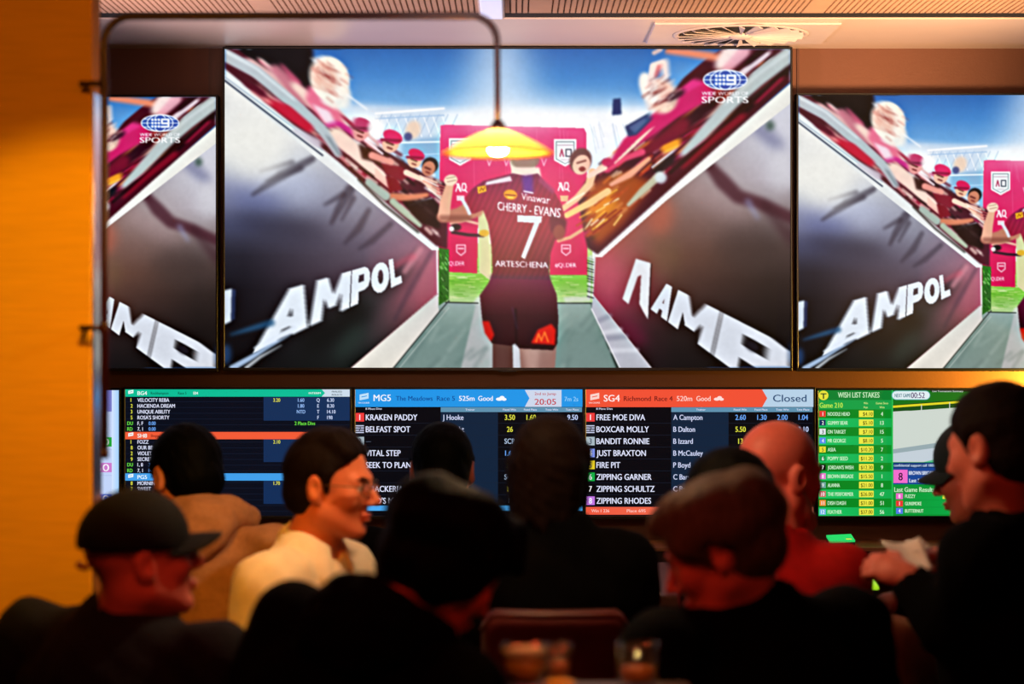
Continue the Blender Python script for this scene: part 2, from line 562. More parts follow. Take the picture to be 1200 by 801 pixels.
    # crowd hands passing in front of the lower banner
    P.line([(560, 262), (545, 258), (528, 262)], 3, (236, 180, 160), 1, 0.5)
    P.line([(566, 276), (548, 275), (530, 272)], 3.5, (60, 30, 45), 1, 0.5)
    P.ell(567, 273, 6, 4, (220, 170, 60), 0, 1, 0.6)
    P.ell(517, 272, 7, 8, (110, 50, 130), 0, 1, 1)
    P.ell(534, 266, 6, 4, (30, 22, 26), 0, 1, 1)
    P.ell(529, 268, 3, 3, (235, 225, 225), 0, 1, 0.6)
    P.line([(654, 282), (668, 278), (684, 268)], 4, (230, 160, 130), 1, 0.6)
    # floor of the tunnel
    fl = lerp_stops([(353, (148, 172, 165)), (390, (116, 142, 137)), (431, (118, 142, 138))])
    P.poly([(512, 354), (695, 354), (742, 431), (455, 431)], lambda x, y: fl(y))
    P.poly([(558, 354), (576, 352), (604, 431), (540, 431)], (176, 180, 182), 0.95, 1)
    P.poly([(604, 354), (612, 354), (614, 431), (600, 431)], (190, 190, 196), 0.8, 1)
    P.poly([(575, 345), (560, 347), (553, 356), (575, 358)], (205, 210, 205), 0.8, 1)
    for i in range(46):
        x = 480 + rnd.random() * 230; y = 358 + rnd.random() * 70
        c = rnd.choice([(95, 122, 118), (150, 172, 166), (88, 112, 110), (170, 186, 180)])
        P.line([(x, y), (x - 9 - rnd.random() * 14, y + 12 + rnd.random() * 14)], 4, c, 0.35, 2)
    P.line([(522, 354), (560, 355)], 1.4, (40, 52, 44)); P.line([(652, 355), (692, 355)], 1.4, (40, 52, 44))
    P.poly([(660, 348), (690, 347), (692, 353), (662, 354)], (205, 215, 200), 0.8, 1)
    P.poly([(692, 355), (700, 356), (742, 431), (722, 431)], (26, 38, 36), 0.9, 1)
    # ---- left wall of the tunnel
    lw = [(263, 92), (380, 178), (513, 291), (513, 346), (411, 431), (263, 431)]
    sl, m = P.pmask(lw)
    X, Y = P.px[sl], P.py[sl]
    g1 = lerp_stops([(90, (240, 240, 236)), (165, (226, 228, 228)), (192, (190, 196, 206)), (215, (150, 155, 182)), (240, (112, 116, 146)), (265, (66, 68, 92)), (300, (34, 34, 46)), (340, (18, 18, 26)), (431, (9, 10, 14))])
    g2 = lerp_stops([(160, (220, 224, 230)), (205, (176, 180, 192)), (245, (136, 138, 156)), (285, (96, 90, 110)), (320, (86, 72, 88)), (360, (58, 54, 60)), (431, (22, 30, 28))])
    g3 = lerp_stops([(200, (160, 165, 180)), (270, (150, 120, 140)), (310, (176, 104, 122)), (350, (160, 84, 100)), (400, (84, 58, 62)), (431, (50, 40, 40))])
    t = np.clip((X - 285) / 150, 0, 1)[..., None]; t2 = np.clip((X - 425) / 70, 0, 1)[..., None]
    c = g1(Y) * (1 - t) + g2(Y) * t
    c = c * (1 - t2) + g3(Y) * t2
    P.a[sl] = P.a[sl] * (1 - m[..., None]) + c * m[..., None]
    P.ell(340, 215, 40, 22, (196, 206, 232), 20, 0.55, 14)
    P.ell(300, 235, 34, 16, (92, 104, 160), 15, 0.5, 12)
    P.ell(280, 262, 28, 12, (70, 76, 110), 0, 0.5, 9)
    P.ell(330, 265, 55, 14, (32, 32, 48), 10, 0.5, 11)
    P.ell(440, 345, 60, 14, (26, 36, 36), -40, 0.6, 9)
    P.ell(395, 385, 50, 16, (10, 14, 14), -30, 0.8, 10)
    P.ell(410, 400, 26, 10, (40, 62, 54), -50, 0.5, 8)
    for pts, w, al in (([(366, 186), (330, 205), (296, 228)], [8, 12, 4], 0.62), ([(342, 190), (305, 200)], [7, 3], 0.6), ([(352, 197), (312, 212)], [8, 3], 0.55), ([(410, 222), (396, 246), (388, 262)], [12, 9, 4], 0.6), ([(402, 228), (380, 240)], [8, 3], 0.55), ([(414, 232), (400, 258)], [7, 3], 0.55),
                       ([(432, 246), (420, 268), (404, 285)], [6, 9, 4], 0.5), ([(458, 262), (436, 282), (420, 292)], [6, 8, 3], 0.5), ([(505, 296), (480, 340), (462, 375)], [5, 7, 3], 0.35), ([(490, 290), (465, 320)], [5, 7], 0.3)):
        P.line(pts, w, (44, 40, 56), al, 2.2)
    P.line([(492, 292), (474, 318)], [8, 6], (225, 150, 165), 0.6, 2)
    P.line([(484, 300), (462, 312)], [7, 3], (215, 90, 115), 0.6, 3)
    P.ell(300, 170, 42, 40, (240, 240, 234), 30, 0.9, 14)
    # coping of the left wall
    P.poly([(263, 78), (263, 96), (372, 186), (506, 293), (514, 293), (514, 287), (398, 190), (376, 172)], (226, 230, 232))
    P.line([(263, 94), (378, 182)], 1.8, (30, 40, 66), 0.9, 0.5)
    P.line([(263, 90), (345, 150), (378, 176)], 1.2, (120, 140, 170), 0.7, 0.5)
    P.line([(512, 290), (513, 347)], 2, (225, 222, 220))
    P.poly([(514, 290), (526, 292), (526, 350), (514, 358)], (52, 110, 40))
    for i in range(40):
        x = 515 + rnd.random() * 9; y = 293 + rnd.random() * 56
        P.line([(x, y), (x + 2, y + 3)], 1.4, rnd.choice([(28, 70, 24), (90, 170, 60), (150, 200, 120), (40, 90, 34)]), 0.8)
    # skirting
    P.poly([(411, 431), (513, 343), (514, 366), (461, 431)], lambda x, y: lerp_stops([(343, (206, 206, 204)), (431, (228, 224, 214))])(y))
    P.line([(461, 431), (514, 366), (526, 352)], 1.6, (50, 62, 60), 0.9)
    P.line([(468, 431), (526, 360)], 1.0, (190, 200, 195), 0.7)
    P.line([(411, 431), (513, 344)], 0.8, (150, 100, 108), 0.8)
    # sponsor lettering on the left wall
    wht = (222, 232, 244)
    heavy_text(P, 'AMPOL', [1.0, 1.1, 0.75, 0.9, 0.62], [(318, 344), (467, 301), (471, 331), (296, 414)], wht, 1)
    P.smear([(300, 335), (400, 318), (408, 372), (300, 410)], 5, 1, 7, 2)
    P.poly([(263, 340), (272, 338), (271, 376), (263, 380)], (205, 218, 236), 1, 0.8)
    P.poly([(272, 339), (276, 339), (275, 374), (271, 375)], (50, 66, 110), 0.8, 0.8)
    P.line([(345, 385), (322, 396), (298, 408)], [8, 6, 2], (216, 226, 240), 1, 0.8)
    P.line([(340, 392), (315, 406), (292, 420), (272, 431)], [1, 4, 6, 7], (165, 190, 222), 0.9, 1)
    P.line([(330, 404), (305, 418), (288, 431)], [1, 3, 4], (215, 225, 235), 0.8, 0.8)
    P.line([(318, 378), (290, 386), (270, 392)], [8, 5, 2], (36, 84, 126), 0.8, 2)
    P.ell(266, 415, 5, 12, (34, 74, 128), 0, 0.7, 3)
    # ---- right wall
    rw = [(926, 105), (697, 299), (694, 350), (762, 431), (926, 431)]
    sl, m = P.pmask(rw)
    X, Y = P.px[sl], P.py[sl]
    h1 = lerp_stops([(105, (214, 216, 226)), (170, (206, 206, 218)), (210, (186, 180, 190)), (250, (132, 116, 118)), (290, (78, 62, 60)), (330, (46, 36, 34)), (380, (24, 19, 19)), (431, (16, 14, 15))])
    h2 = lerp_stops([(180, (150, 138, 140)), (225, (146, 120, 116)), (260, (124, 92, 84)), (300, (104, 70, 58)), (340, (76, 50, 44)), (380, (40, 28, 28)), (431, (18, 16, 18))])
    h3 = lerp_stops([(230, (196, 110, 96)), (280, (172, 96, 88)), (320, (176, 76, 92)), (355, (150, 50, 76)), (390, (70, 28, 40)), (431, (40, 20, 30))])
    t = np.clip((900 - X) / 110, 0, 1)[..., None]; t2 = np.clip((790 - X) / 75, 0, 1)[..., None]
    c = h1(Y) * (1 - t) + h2(Y) * t
    c = c * (1 - t2) + h3(Y) * t2
    P.a[sl] = P.a[sl] * (1 - m[..., None]) + c * m[..., None]
    P.ell(840, 235, 45, 12, (176, 150, 152), 30, 0.4, 10)
    P.ell(775, 255, 14, 22, (206, 96, 66), 20, 0.5, 8)
    P.ell(775, 300, 20, 24, (110, 92, 60), 0, 0.35, 10)
    P.ell(712, 320, 14, 26, (196, 84, 104), -15, 0.45, 8)
    P.ell(740, 390, 20, 12, (120, 20, 60), 40, 0.5, 7)
    P.ell(880, 290, 40, 26, (62, 50, 48), 0, 0.5, 12)
    P.line([(826, 188), (846, 212), (864, 230), (890, 238), (928, 256)], [10, 18, 16, 14, 14], (70, 30, 42), 0.8, 3)
    P.line([(895, 240), (928, 280)], [10, 16], (60, 32, 40), 0.6, 5)
    P.line([(876, 236), (888, 256)], [7, 3], (150, 160, 205), 0.5, 3)
    P.ell(900, 160, 24, 9, (96, 100, 140), 40, 0.6, 6)
    P.ell(902, 147, 5, 6, (36, 66, 50), 0, 0.7, 3)
    P.ell(915, 200, 14, 24, (214, 214, 222), 0, 0.7, 8)
    # coping on the right
    P.poly([(926, 98), (926, 121), (780, 235), (705, 301), (697, 301), (697, 296), (770, 228)], lambda x, y: lerp_stops([(98, (232, 232, 226)), (300, (240, 238, 236))])(y))
    P.line([(697, 298), (694, 350)], 1.6, (214, 205, 205))
    # white skirting on the right
    P.poly([(695, 346), (763, 431), (726, 431), (693, 362)], (182, 184, 196))
    for a_, b_ in ((0.25, 0.45), (0.55, 0.75)):
        P.line([(694 + 30 * a_, 358 + 70 * a_), (698 + 64 * a_, 350 + 80 * a_)], 6, (140, 142, 160), 0.7, 1.5)
        P.line([(694 + 30 * b_, 358 + 70 * b_), (698 + 64 * b_, 350 + 80 * b_)], 5, (214, 216, 226), 0.7, 1.5)
    P.line([(695, 346), (763, 431)], 1, (210, 200, 206))
    P.line([(693, 362), (726, 431)], 1.4, (225, 228, 232))
    P.line([(692, 300), (690, 350)], 3, (200, 200, 205), 0.9, 0.6)
    for i in range(16):
        y = 302 + i * 3
        P.line([(688, y), (695, y + 2)], 1.3, rnd.choice([(60, 90, 50), (225, 225, 225), (40, 40, 50), (150, 160, 150)]), 0.9)
    # chevron and lettering on the right wall
    wr = (222, 222, 228)
    P.poly([(745, 303), (762, 308), (759, 374), (753, 364), (749, 356), (751, 322), (747, 324), (736, 356), (729, 350)], wr, 1, 0.4)
    P.line([(763, 309), (760, 372)], 1, (30, 22, 22), 0.8)
    heavy_text(P, 'AMP', [0.62, 1.15, 1.25], [(774, 329), (940, 414), (935, 490), (762, 362)], (212, 218, 230), 1)
    P.smear([(800, 340), (928, 395), (928, 433), (830, 433)], 5, 3, 7, 3)
    P.smear([(870, 370), (928, 395), (928, 433), (870, 433)], 10, 5, 9, 3)
    P.ell(881, 405, 9, 6, (40, 38, 48), 35, 0.9, 2)
    # ---- crowd leaning over the left wall
    L = [(263, 57), (372, 57), (400, 120), (440, 140), (520, 195), (524, 296), (512, 290), (398, 190), (263, 86)]
    P.poly([(263, 57), (366, 57), (366, 92), (400, 150), (440, 170), (500, 205), (524, 215), (524, 292), (511, 288), (395, 188), (263, 80)], (84, 30, 46), 1, 0.8)
    P.poly([(278, 57), (366, 57), (368, 98), (352, 104), (330, 88), (300, 74)], (8, 8, 12), 1, 1.5)
    pal = [(226, 178, 168), (170, 30, 70), (96, 16, 38), (240, 214, 206), (205, 60, 110), (40, 16, 26), (232, 196, 186), (130, 24, 52), (214, 140, 140), (246, 236, 236)]
    for i in range(230):
        u = rnd.random()
        x = 300 + u * 212; ytop = 66 + u * 140; ybot = 100 + u * 180
        y = ytop + rnd.random() * (ybot - ytop)
        ln = (1 - u) * 16 + 5
        P.line([(x, y), (x + ln, y + ln * (0.62 + rnd.random() * 0.4))], 1.5 + rnd.random() * 3.2, rnd.choice(pal), 0.75, 0.8)
    # arms, shirts
    P.line([(292, 76), (322, 96), (352, 112), (370, 126)], [16, 15, 11, 8], (222, 178, 178), 1, 1.6)
    P.line([(306, 70), (330, 92), (340, 100)], [4, 8, 4], (240, 205, 205), 0.8, 1.5)
    P.line([(322, 80), (342, 100), (356, 118)], [10, 16, 12], (196, 116, 134), 0.9, 2)
    P.line([(330, 76), (350, 98)], [4, 8], (214, 90, 125), 0.8, 2)
    P.line([(345, 100), (366, 118)], [8, 14], (238, 206, 196), 1, 2)
    P.poly([(362, 100), (382, 104), (396, 124), (404, 146), (384, 150), (366, 128), (358, 116)], (232, 120, 150), 1, 1.6)
    P.poly([(370, 104), (384, 110), (392, 126), (378, 122)], (246, 222, 226), 0.9, 1.5)
    P.poly([(366, 122), (386, 130), (394, 146), (382, 146)], (244, 226, 238), 0.9, 1.5)
    P.line([(382, 148), (396, 144), (408, 152), (416, 158)], [4, 5, 7, 5], (206, 46, 138), 0.95, 0.8)
    P.line([(392, 158), (410, 172), (430, 192), (448, 206)], [16, 17, 12, 10], (243, 212, 200), 1, 1.2)
    for i in range(5):
        P.line([(440, 198 + i * 2.2), (455 + i * 1.5, 212 + i * 3)], 2.2, (238, 190, 178), 0.95, 0.4)
    # blonde head
    P.ell(386, 92, 23, 27, (250, 240, 228), -25, 1, 1.2)
    P.ell(394, 110, 16, 20, (250, 244, 234), -35, 0.9, 2)
    P.ell(380, 90, 14, 18, (238, 190, 172), -30, 1, 2)
    P.line([(378, 86), (390, 94)], 5, (150, 60, 56), 0.85, 1.5)
    P.line([(381, 78), (396, 84)], 3, (190, 120, 110), 0.7, 1.2)
    P.line([(380, 104), (394, 112)], 3, (200, 120, 110), 0.7, 1.2)
    P.line([(366, 70), (380, 67)], 3, (250, 246, 240), 0.9, 0.8)
    P.line([(408, 112), (430, 128)], 2, (246, 250, 255), 0.9, 0.8)
    # heads farther down the wall
    def head(cx, cy, r, face, cap=None, hair=None, tilt=25):
        if hair: P.ell(cx + r * 0.1, cy - r * 0.25, r, r, hair, tilt, 1, 0.5)
        P.ell(cx - r * 0.1, cy + r * 0.15, r * 0.82, r * 0.95, face, tilt, 1, 0.5)
        P.line([(cx - r * 0.5, cy), (cx + r * 0.1, cy + r * 0.25)], r * 0.26, (90, 34, 36), 0.8, 0.4)
        P.line([(cx - r * 0.4, cy + r * 0.55), (cx, cy + r * 0.7)], r * 0.2, (110, 34, 40), 0.8, 0.3)
        if cap:
            P.ell(cx + r * 0.1, cy - r * 0.5, r * 1.0, r * 0.62, cap, tilt, 1, 0.4)
            P.line([(cx - r * 1.0, cy - r * 0.2), (cx + r * 0.8, cy - r * 0.1)], r * 0.3, tuple(v * 0.7 for v in cap), 1, 0.4)
    head(424, 152, 12, (232, 160, 158), (196, 70, 116))
    P.ell(440, 150, 9, 12, (250, 250, 250), 0, 0.9, 2)
    head(459, 166, 12, (236, 184, 164), (222, 50, 112))
    P.poly([(420, 168), (442, 178), (448, 192), (424, 186)], (54, 22, 22), 0.9, 1.5)
    P.line([(428, 164), (448, 180)], 3, (244, 220, 226), 0.9, 0.6)
    head(487, 186, 10, (238, 186, 160), (210, 34, 100))
    head(503, 196, 9.5, (200, 130, 108), None, (36, 28, 36))
    P.poly([(446, 190), (472, 196), (478, 206), (470, 212), (452, 204)], (134, 26, 50), 1, 1)
    P.poly([(452, 206), (464, 208), (472, 222), (456, 226)], (128, 16, 40), 1, 1)
    P.line([(436, 182), (458, 190)], [9, 7], (228, 150, 140), 1, 0.8)
    P.line([(476, 202), (494, 210), (504, 218)], [7, 6, 4], (242, 202, 184), 1, 0.6)
    for i in range(6):
        P.line([(492 + i * 2, 206 + i * 3), (512 + i * 1.2, 214 + i * 4)], 2.2, rnd.choice([(244, 204, 184), (230, 160, 140), (246, 224, 214)]), 1, 0.3)
    for i in range(4):
        P.line([(512, 216 + i * 3.4), (521, 219 + i * 3.4)], 1.4, (236, 120, 120), 0.9, 0.3)
    P.line([(460, 230), (480, 232), (500, 228)], [8, 9, 5], (206, 124, 96), 1, 1)
    P.line([(480, 240), (506, 232)], 2, (225, 215, 230), 0.8, 0.5)
    P.poly([(470, 236), (508, 232), (514, 240), (516, 268), (490, 262)], (34, 20, 20), 0.9, 1.5)
    P.line([(432, 214), (452, 230)], [9, 10], (168, 182, 174), 1, 1)
    P.line([(460, 236), (476, 250), (492, 264)], [8, 8, 5], (176, 188, 168), 1, 1)
    P.line([(420, 210), (450, 240), (490, 272)], 2.5, (24, 16, 14), 0.8, 0.8)
    # hand rail along the left wall
    P.line([(263, 64), (300, 84), (345, 122), (378, 152), (396, 180)], [15, 14, 13, 12, 9], (184, 190, 198), 1, 1.2)
    P.line([(263, 60), (300, 80), (345, 117)], 3, (222, 228, 234), 0.7, 1.2)
    P.line([(310, 116), (336, 130), (362, 150)], [4, 14, 10], (196, 34, 66), 1, 1.6)
    P.line([(296, 106), (316, 120)], [5, 5], (232, 150, 150), 0.9, 1.5)
    P.line([(288, 98), (308, 110)], [5, 8], (90, 16, 44), 0.9, 1.6)
    P.line([(346, 152), (372, 168)], [6, 10], (206, 196, 210), 0.9, 1.5)
    P.line([(384, 160), (398, 182)], 3, (120, 130, 140), 0.8, 0.8)
    P.smear([(263, 57), (400, 57), (420, 150), (400, 188), (263, 88)], 6, 4, 7, 3)
    # ---- crowd leaning over the right wall
    P.poly([(926, 57), (846, 57), (826, 70), (800, 92), (770, 132), (742, 168), (716, 190), (690, 205), (676, 230), (688, 290), (700, 298), (780, 226), (926, 96)], (74, 18, 36), 1, 1)
    palr = [(150, 20, 56), (60, 10, 26), (206, 40, 100), (232, 180, 160), (236, 130, 60), (180, 40, 40), (110, 20, 30), (245, 220, 205), (214, 70, 40), (30, 14, 18)]
    for i in range(230):
        u = rnd.random()
        x = 915 - u * 225; ytop = 58 + u * 135; ybot = 90 + u * 195
        y = ytop + rnd.random() * (ybot - ytop)
        ln = (1 - u) * 18 + 5
        P.line([(x, y), (x - ln, y + ln * (0.62 + rnd.random() * 0.3))], 1.5 + rnd.random() * 3, rnd.choice(palr), 0.75, 0.8)
    P.poly([(690, 215), (735, 200), (765, 215), (730, 262), (700, 288), (684, 262)], (196, 96, 26), 0.75, 5)  # orange glow over the crowd, put into the picture's colour
    P.ell(706, 240, 18, 14, (240, 150, 30), -20, 0.8, 5)
    for i in range(26):
        x = 690 + rnd.random() * 40; y = 222 + rnd.random() * 40
        P.line([(x, y), (x - 8 - rnd.random() * 10, y + 5 + rnd.random() * 7)], 1.8, rnd.choice([(250, 210, 120), (246, 180, 60), (180, 70, 20), (252, 232, 190), (140, 40, 20)]), 0.85, 0.4)
    # the reaching man on the upper right
    P.poly([(812, 92), (830, 96), (828, 112), (800, 122), (775, 136), (756, 148), (765, 134), (786, 112)], (222, 48, 130), 1, 1.6)
    P.line([(826, 108), (790, 128), (764, 148), (736, 168), (722, 188)], [20, 22, 20, 15, 12], (206, 32, 104), 1, 1.6)
    P.line([(836, 122), (800, 146), (770, 164)], [12, 16, 10], (50, 10, 26), 0.95, 3)
    P.line([(800, 146), (776, 166), (752, 180)], [16, 16, 10], (120, 16, 44), 1, 2.5)
    P.line([(794, 166), (778, 174)], [7, 8], (244, 150, 40), 1, 1)
    P.line([(796, 170), (780, 178)], [3, 3], (250, 205, 60), 0.9, 0.8)
    P.line([(752, 178), (730, 186), (710, 200)], [8, 7, 5], (222, 70, 110), 1, 1)
    for i in range(6):
        P.line([(764 - i * 4, 150 + i * 4), (745 - i * 5, 166 + i * 5)], 2, (244, 200, 190), 0.85, 0.5)
    P.line([(760, 186), (738, 204), (716, 216)], [5, 8, 5], (236, 160, 128), 1, 1)
    # face with the raised hand
    P.ell(774, 112, 19, 22, (244, 204, 188), -30, 1, 1.5)
    P.ell(760, 104, 10, 20, (252, 244, 238), -20, 1, 2)
    P.line([(762, 96), (766, 78), (778, 74), (780, 88)], [8, 10, 10, 8], (246, 226, 222), 1, 1.2)
    P.line([(769, 88), (772, 78)], 5, (214, 110, 116), 0.9, 1)
    P.line([(764, 110), (778, 104)], 4, (150, 74, 70), 0.85, 1)
    P.line([(768, 122), (786, 114)], 4, (120, 40, 44), 0.85, 1)
    P.line([(786, 114), (798, 108)], [10, 8], (60, 20, 40), 0.9, 1.5)
    # raised phone
    P.poly([(732, 148), (760, 132), (764, 140), (746, 158), (736, 160)], (44, 62, 110), 1, 0.8)
    P.poly([(736, 149), (756, 137), (759, 141), (744, 156)], (96, 112, 160), 0.8, 0.8)
    # top right: arm and streaks
    P.line([(782, 60), (806, 62), (834, 66), (852, 72)], [6, 9, 10, 8], (224, 136, 110), 1, 1.2)
    P.line([(766, 62), (774, 58)], 5, (238, 200, 190), 0.8, 1.2)
    P.line([(858, 58), (844, 76)], [22, 14], (246, 224, 222), 1, 2.5)
    P.line([(872, 60), (850, 82)], [14, 10], (240, 180, 196), 0.9, 2)
    P.line([(900, 62), (864, 90)], [6, 8], (236, 222, 232), 0.9, 1)
    P.line([(896, 56), (876, 74)], [10, 6], (44, 8, 22), 0.9, 1.5)
    P.line([(886, 82), (862, 104)], [8, 8], (60, 20, 50), 0.8, 1.5)
    P.line([(904, 68), (880, 88)], 1.4, (250, 250, 250), 0.9, 0.5)
    # rail along the right wall
    P.line([(926, 64), (888, 92), (850, 128), (822, 158), (800, 180)], [20, 19, 16, 13, 7], (182, 192, 194), 1, 1.6)
    P.line([(926, 60), (888, 87), (850, 122)], 3, (214, 222, 226), 0.7, 1.5)
    P.line([(926, 80), (870, 128), (830, 168), (800, 190)], [9, 13, 9, 5], (30, 10, 14), 0.9, 2)
    P.line([(870, 136), (840, 160), (800, 196)], [8, 8, 4], (132, 18, 42), 0.95, 1.5)
    P.line([(916, 92), (886, 120)], [5, 4], (150, 24, 60), 0.8, 1.2)
    P.line([(786, 186), (770, 200)], [10, 10], (26, 24, 30), 1, 2)
    P.line([(790, 176), (764, 196)], 2.2, (225, 230, 235), 0.8, 0.6)
    P.line([(772, 206), (752, 224), (736, 240)], [9, 8, 4], (190, 186, 160), 0.95, 1.2)
    P.ell(774, 208, 7, 7, (206, 214, 222), 0, 0.9, 1.5)
    P.smear([(926, 57), (780, 57), (740, 150), (800, 200), (926, 100)], -6, 4, 7, 3)
    # wind-blown strands and broken features of the two heads nearest the lens
    for (hx, hy, hr, q, hp) in ((386, 92, 25, 1, [(255, 250, 240), (240, 214, 196), (214, 130, 120), (250, 236, 224), (176, 84, 78)]), (776, 110, 22, -1, [(255, 248, 244), (240, 200, 186), (200, 110, 100), (120, 60, 60), (250, 230, 222)])):
        for i in range(70):
            a_ = rnd.random() * 6.28; r_ = hr * math.sqrt(rnd.random())
            x, y = hx + r_ * math.cos(a_) * 0.9, hy + r_ * math.sin(a_)
            P.line([(x - q * 3, y - 2), (x + q * (2 + rnd.random() * 5), y + 2 + rnd.random() * 3)], 0.8 + rnd.random() * 1.8, rnd.choice(hp), 0.32, 0.9)
    # young man by the banner
    P.ell(680, 188, 13, 15, (120, 76, 76), 20, 1, 0.8)
    P.ell(681, 193, 10, 12, (240, 192, 172), 25, 1, 0.6)
    P.line([(676, 191), (686, 188)], 2, (110, 50, 46), 0.85, 0.4)
    P.ell(682, 198, 4, 3, (140, 40, 44), 0, 0.9, 0.4)
    P.line([(694, 202), (690, 216), (676, 232), (660, 244)], [10, 9, 8, 7], (242, 190, 150), 1, 0.6)
    P.line([(708, 196), (690, 206)], [7, 6], (246, 206, 190), 1, 0.6)
    P.line([(712, 224), (690, 238), (664, 252)], [8, 8, 7], (246, 196, 130), 1, 0.6)
    P.line([(684, 226), (664, 238)], 2, (250, 236, 220), 0.7, 0.4)
    P.ell(712, 190, 7, 5, (200, 40, 100), 0, 1, 0.8)
    # ---- the player seen from behind
    skin = (226, 176, 158)
    P.line([(612, 190), (614, 206)], [30, 26], (238, 214, 204), 1, 0.6)
    P.ell(615, 187, 17, 12, (150, 120, 108), 0, 0.9, 1.2)
    P.poly([(600, 196), (632, 196), (634, 208), (598, 208)], (240, 216, 206), 1, 1)
    # left arm raised in a fist
    P.line([(556, 244), (538, 252), (518, 254)], [22, 18, 13], (196, 124, 104), 1, 0.8)
    P.line([(520, 252), (522, 236), (527, 216)], [14, 13, 9], (232, 172, 146), 1, 0.6)
    P.ell(528, 211, 8, 6.5, (244, 208, 190), -15, 1, 0.6)
    P.line([(523, 209), (533, 207)], 1, (170, 100, 90), 0.7); P.line([(524, 213), (534, 211)], 1, (170, 100, 90), 0.7)
    P.poly([(552, 258), (514, 259), (514, 252), (552, 252)], (120, 60, 52), 0.6, 1.5)
    # jersey
    jersey = [(601, 203), (566, 212), (552, 222), (545, 232), (548, 250), (556, 250), (566, 246), (572, 262), (576, 290), (577, 318), (572, 334), (646, 336), (643, 318), (645, 296), (650, 282), (660, 272), (663, 262), (658, 240), (650, 226), (638, 213), (630, 203), (616, 206)]
    jc = lerp_stops([(203, (122, 30, 78)), (230, (156, 30, 66)), (265, (156, 36, 58)), (300, (122, 32, 48)), (336, (88, 20, 50))])
    P.poly(jersey, lambda x, y: jc(y) * (1 + 0.06 * np.sin(x * 0.9 + y * 0.4))[..., None], 1, 0.4)
    P.poly([(598, 206), (570, 213), (568, 217), (600, 212)], (236, 214, 226), 0.9, 0.5)
    P.poly([(632, 206), (650, 222), (648, 228), (630, 212)], (170, 60, 110), 0.7, 1)
    P.poly([(611, 206), (624, 205), (625, 226), (613, 226)], (86, 40, 160), 0.75, 2)
    P.ell(598, 228, 8, 6, (232, 150, 30), 10, 1, 0.4); P.line([(592, 228), (604, 229)], 1.4, (150, 50, 20)); P.line([(595, 231), (601, 231.5)], 1.2, (250, 220, 120))
    P.poly([(559, 219), (569, 217), (570, 224), (560, 227)], (232, 160, 44)); P.line([(562, 224), (564, 220), (566, 223), (568, 219)], 0.8, (140, 50, 20))
    P.line([(541, 233), (547, 243), (550, 250)], 4, (222, 220, 232), 0.95, 0.4)
    P.poly([(644, 250), (664, 258), (662, 272), (652, 280), (644, 268)], (96, 22, 44), 0.8, 1.5)
    P.ell(655, 272, 7, 9, (150, 70, 60), 0, 0.9, 1)
    quad_text(P, 'Vinawar', [(611, 226), (645, 230), (644, 239), (611, 234)], (244, 236, 240))
    P.line([(614, 224), (624, 226)], 2, (240, 232, 240), 0.8)
    quad_text(P, 'CHERRY - EVANS', [(583, 236), (657, 244), (656, 255), (583, 246)], (240, 232, 236))
    quad_text(P, '7', [(608, 252), (635, 254), (631, 305), (608, 303)], (214, 214, 222))
    P.poly([(606, 252), (635, 253), (634, 261), (606, 260)], (218, 216, 224))
    quad_text(P, 'ARTESCHENA', [(580, 305), (642, 307), (642, 314), (580, 312)], (226, 216, 226))
    P.line([(575, 325), (645, 326)], 5, (60, 44, 92), 0.35, 2)
    # shorts and legs
    P.poly([(577, 398), (600, 402), (602, 431), (577, 431)], (92, 58, 54), 1, 0.5)
    P.poly([(608, 404), (652, 404), (650, 431), (610, 431)], (150, 112, 104), 1, 0.5)
    P.poly([(612, 408), (632, 408), (630, 431), (616, 431)], (196, 160, 150), 0.6, 3)
    P.poly([(601, 402), (608, 404), (609, 431), (601, 431)], (200, 200, 208), 1, 0.3)
    shorts = [(576, 326), (645, 328), (652, 345), (654, 372), (653, 402), (648, 410), (608, 408), (604, 402), (599, 405), (576, 402), (565, 375), (562, 346)]
    sc = lerp_stops([(326, (104, 22, 66)), (345, (86, 18, 44)), (370, (50, 10, 24)), (410, (40, 8, 16))])
    P.poly(shorts, lambda x, y: sc(y), 1, 0.5)
    P.line([(604, 362), (605, 404)], 2, (16, 4, 10), 0.9, 1)
    P.line([(600, 360), (606, 385)], 1.2, (70, 56, 110), 0.5, 1)
    P.poly([(565, 376), (573, 376), (579, 392), (575, 400), (568, 390)], (190, 20, 16), 1, 0.8)
    P.poly([(622, 402), (630, 386), (646, 379), (651, 386), (650, 404)], (206, 26, 18), 1, 0.8)
    P.line([(628, 400), (631, 391), (634, 399), (638, 389), (642, 400)], 2, (240, 110, 40), 0.95, 0.4)
    # stars of glare at the stand
    P.ell(600, 140, 60, 12, (255, 255, 255), 0, 0.5, 8)
    # ---- broadcaster's mark
    cx, cy = 849.5, 93.5
    P.ell(cx, cy, 25.5, 11.5, (52, 92, 186), 0, 0.85, 0.3)
    w = np.linspace(0, 2 * math.pi, 41)
    for rx in (25.5, 17.5, 9.0):
        P.line([(cx + rx * math.cos(t), cy + 11.5 * math.sin(t)) for t in w], 1.3, (236, 242, 255), 0.95)
    for dy, rx in ((-5.5, 22), (5.5, 22), (0, 25.5)):
        P.line([(cx - rx, cy + dy), (cx + rx, cy + dy)], 1.0, (236, 242, 255), 0.9)
    P.poly([(cx - 13.5, cy - 7), (cx + 13.5, cy - 7), (cx + 13.5, cy + 7), (cx - 13.5, cy + 7)], (58, 104, 200), 0.85)
    for i in range(3):
        for j in range(3):
            P.ell(cx - 10.5 + i * 4.4, cy - 4.6 + j * 4.6, 1.7, 1.7, (250, 252, 255))
    nine = [(cx + 11.5, cy - 5), (cx + 2.5, cy - 5), (cx + 2.5, cy + 0.3), (cx + 11.5, cy + 0.3)]
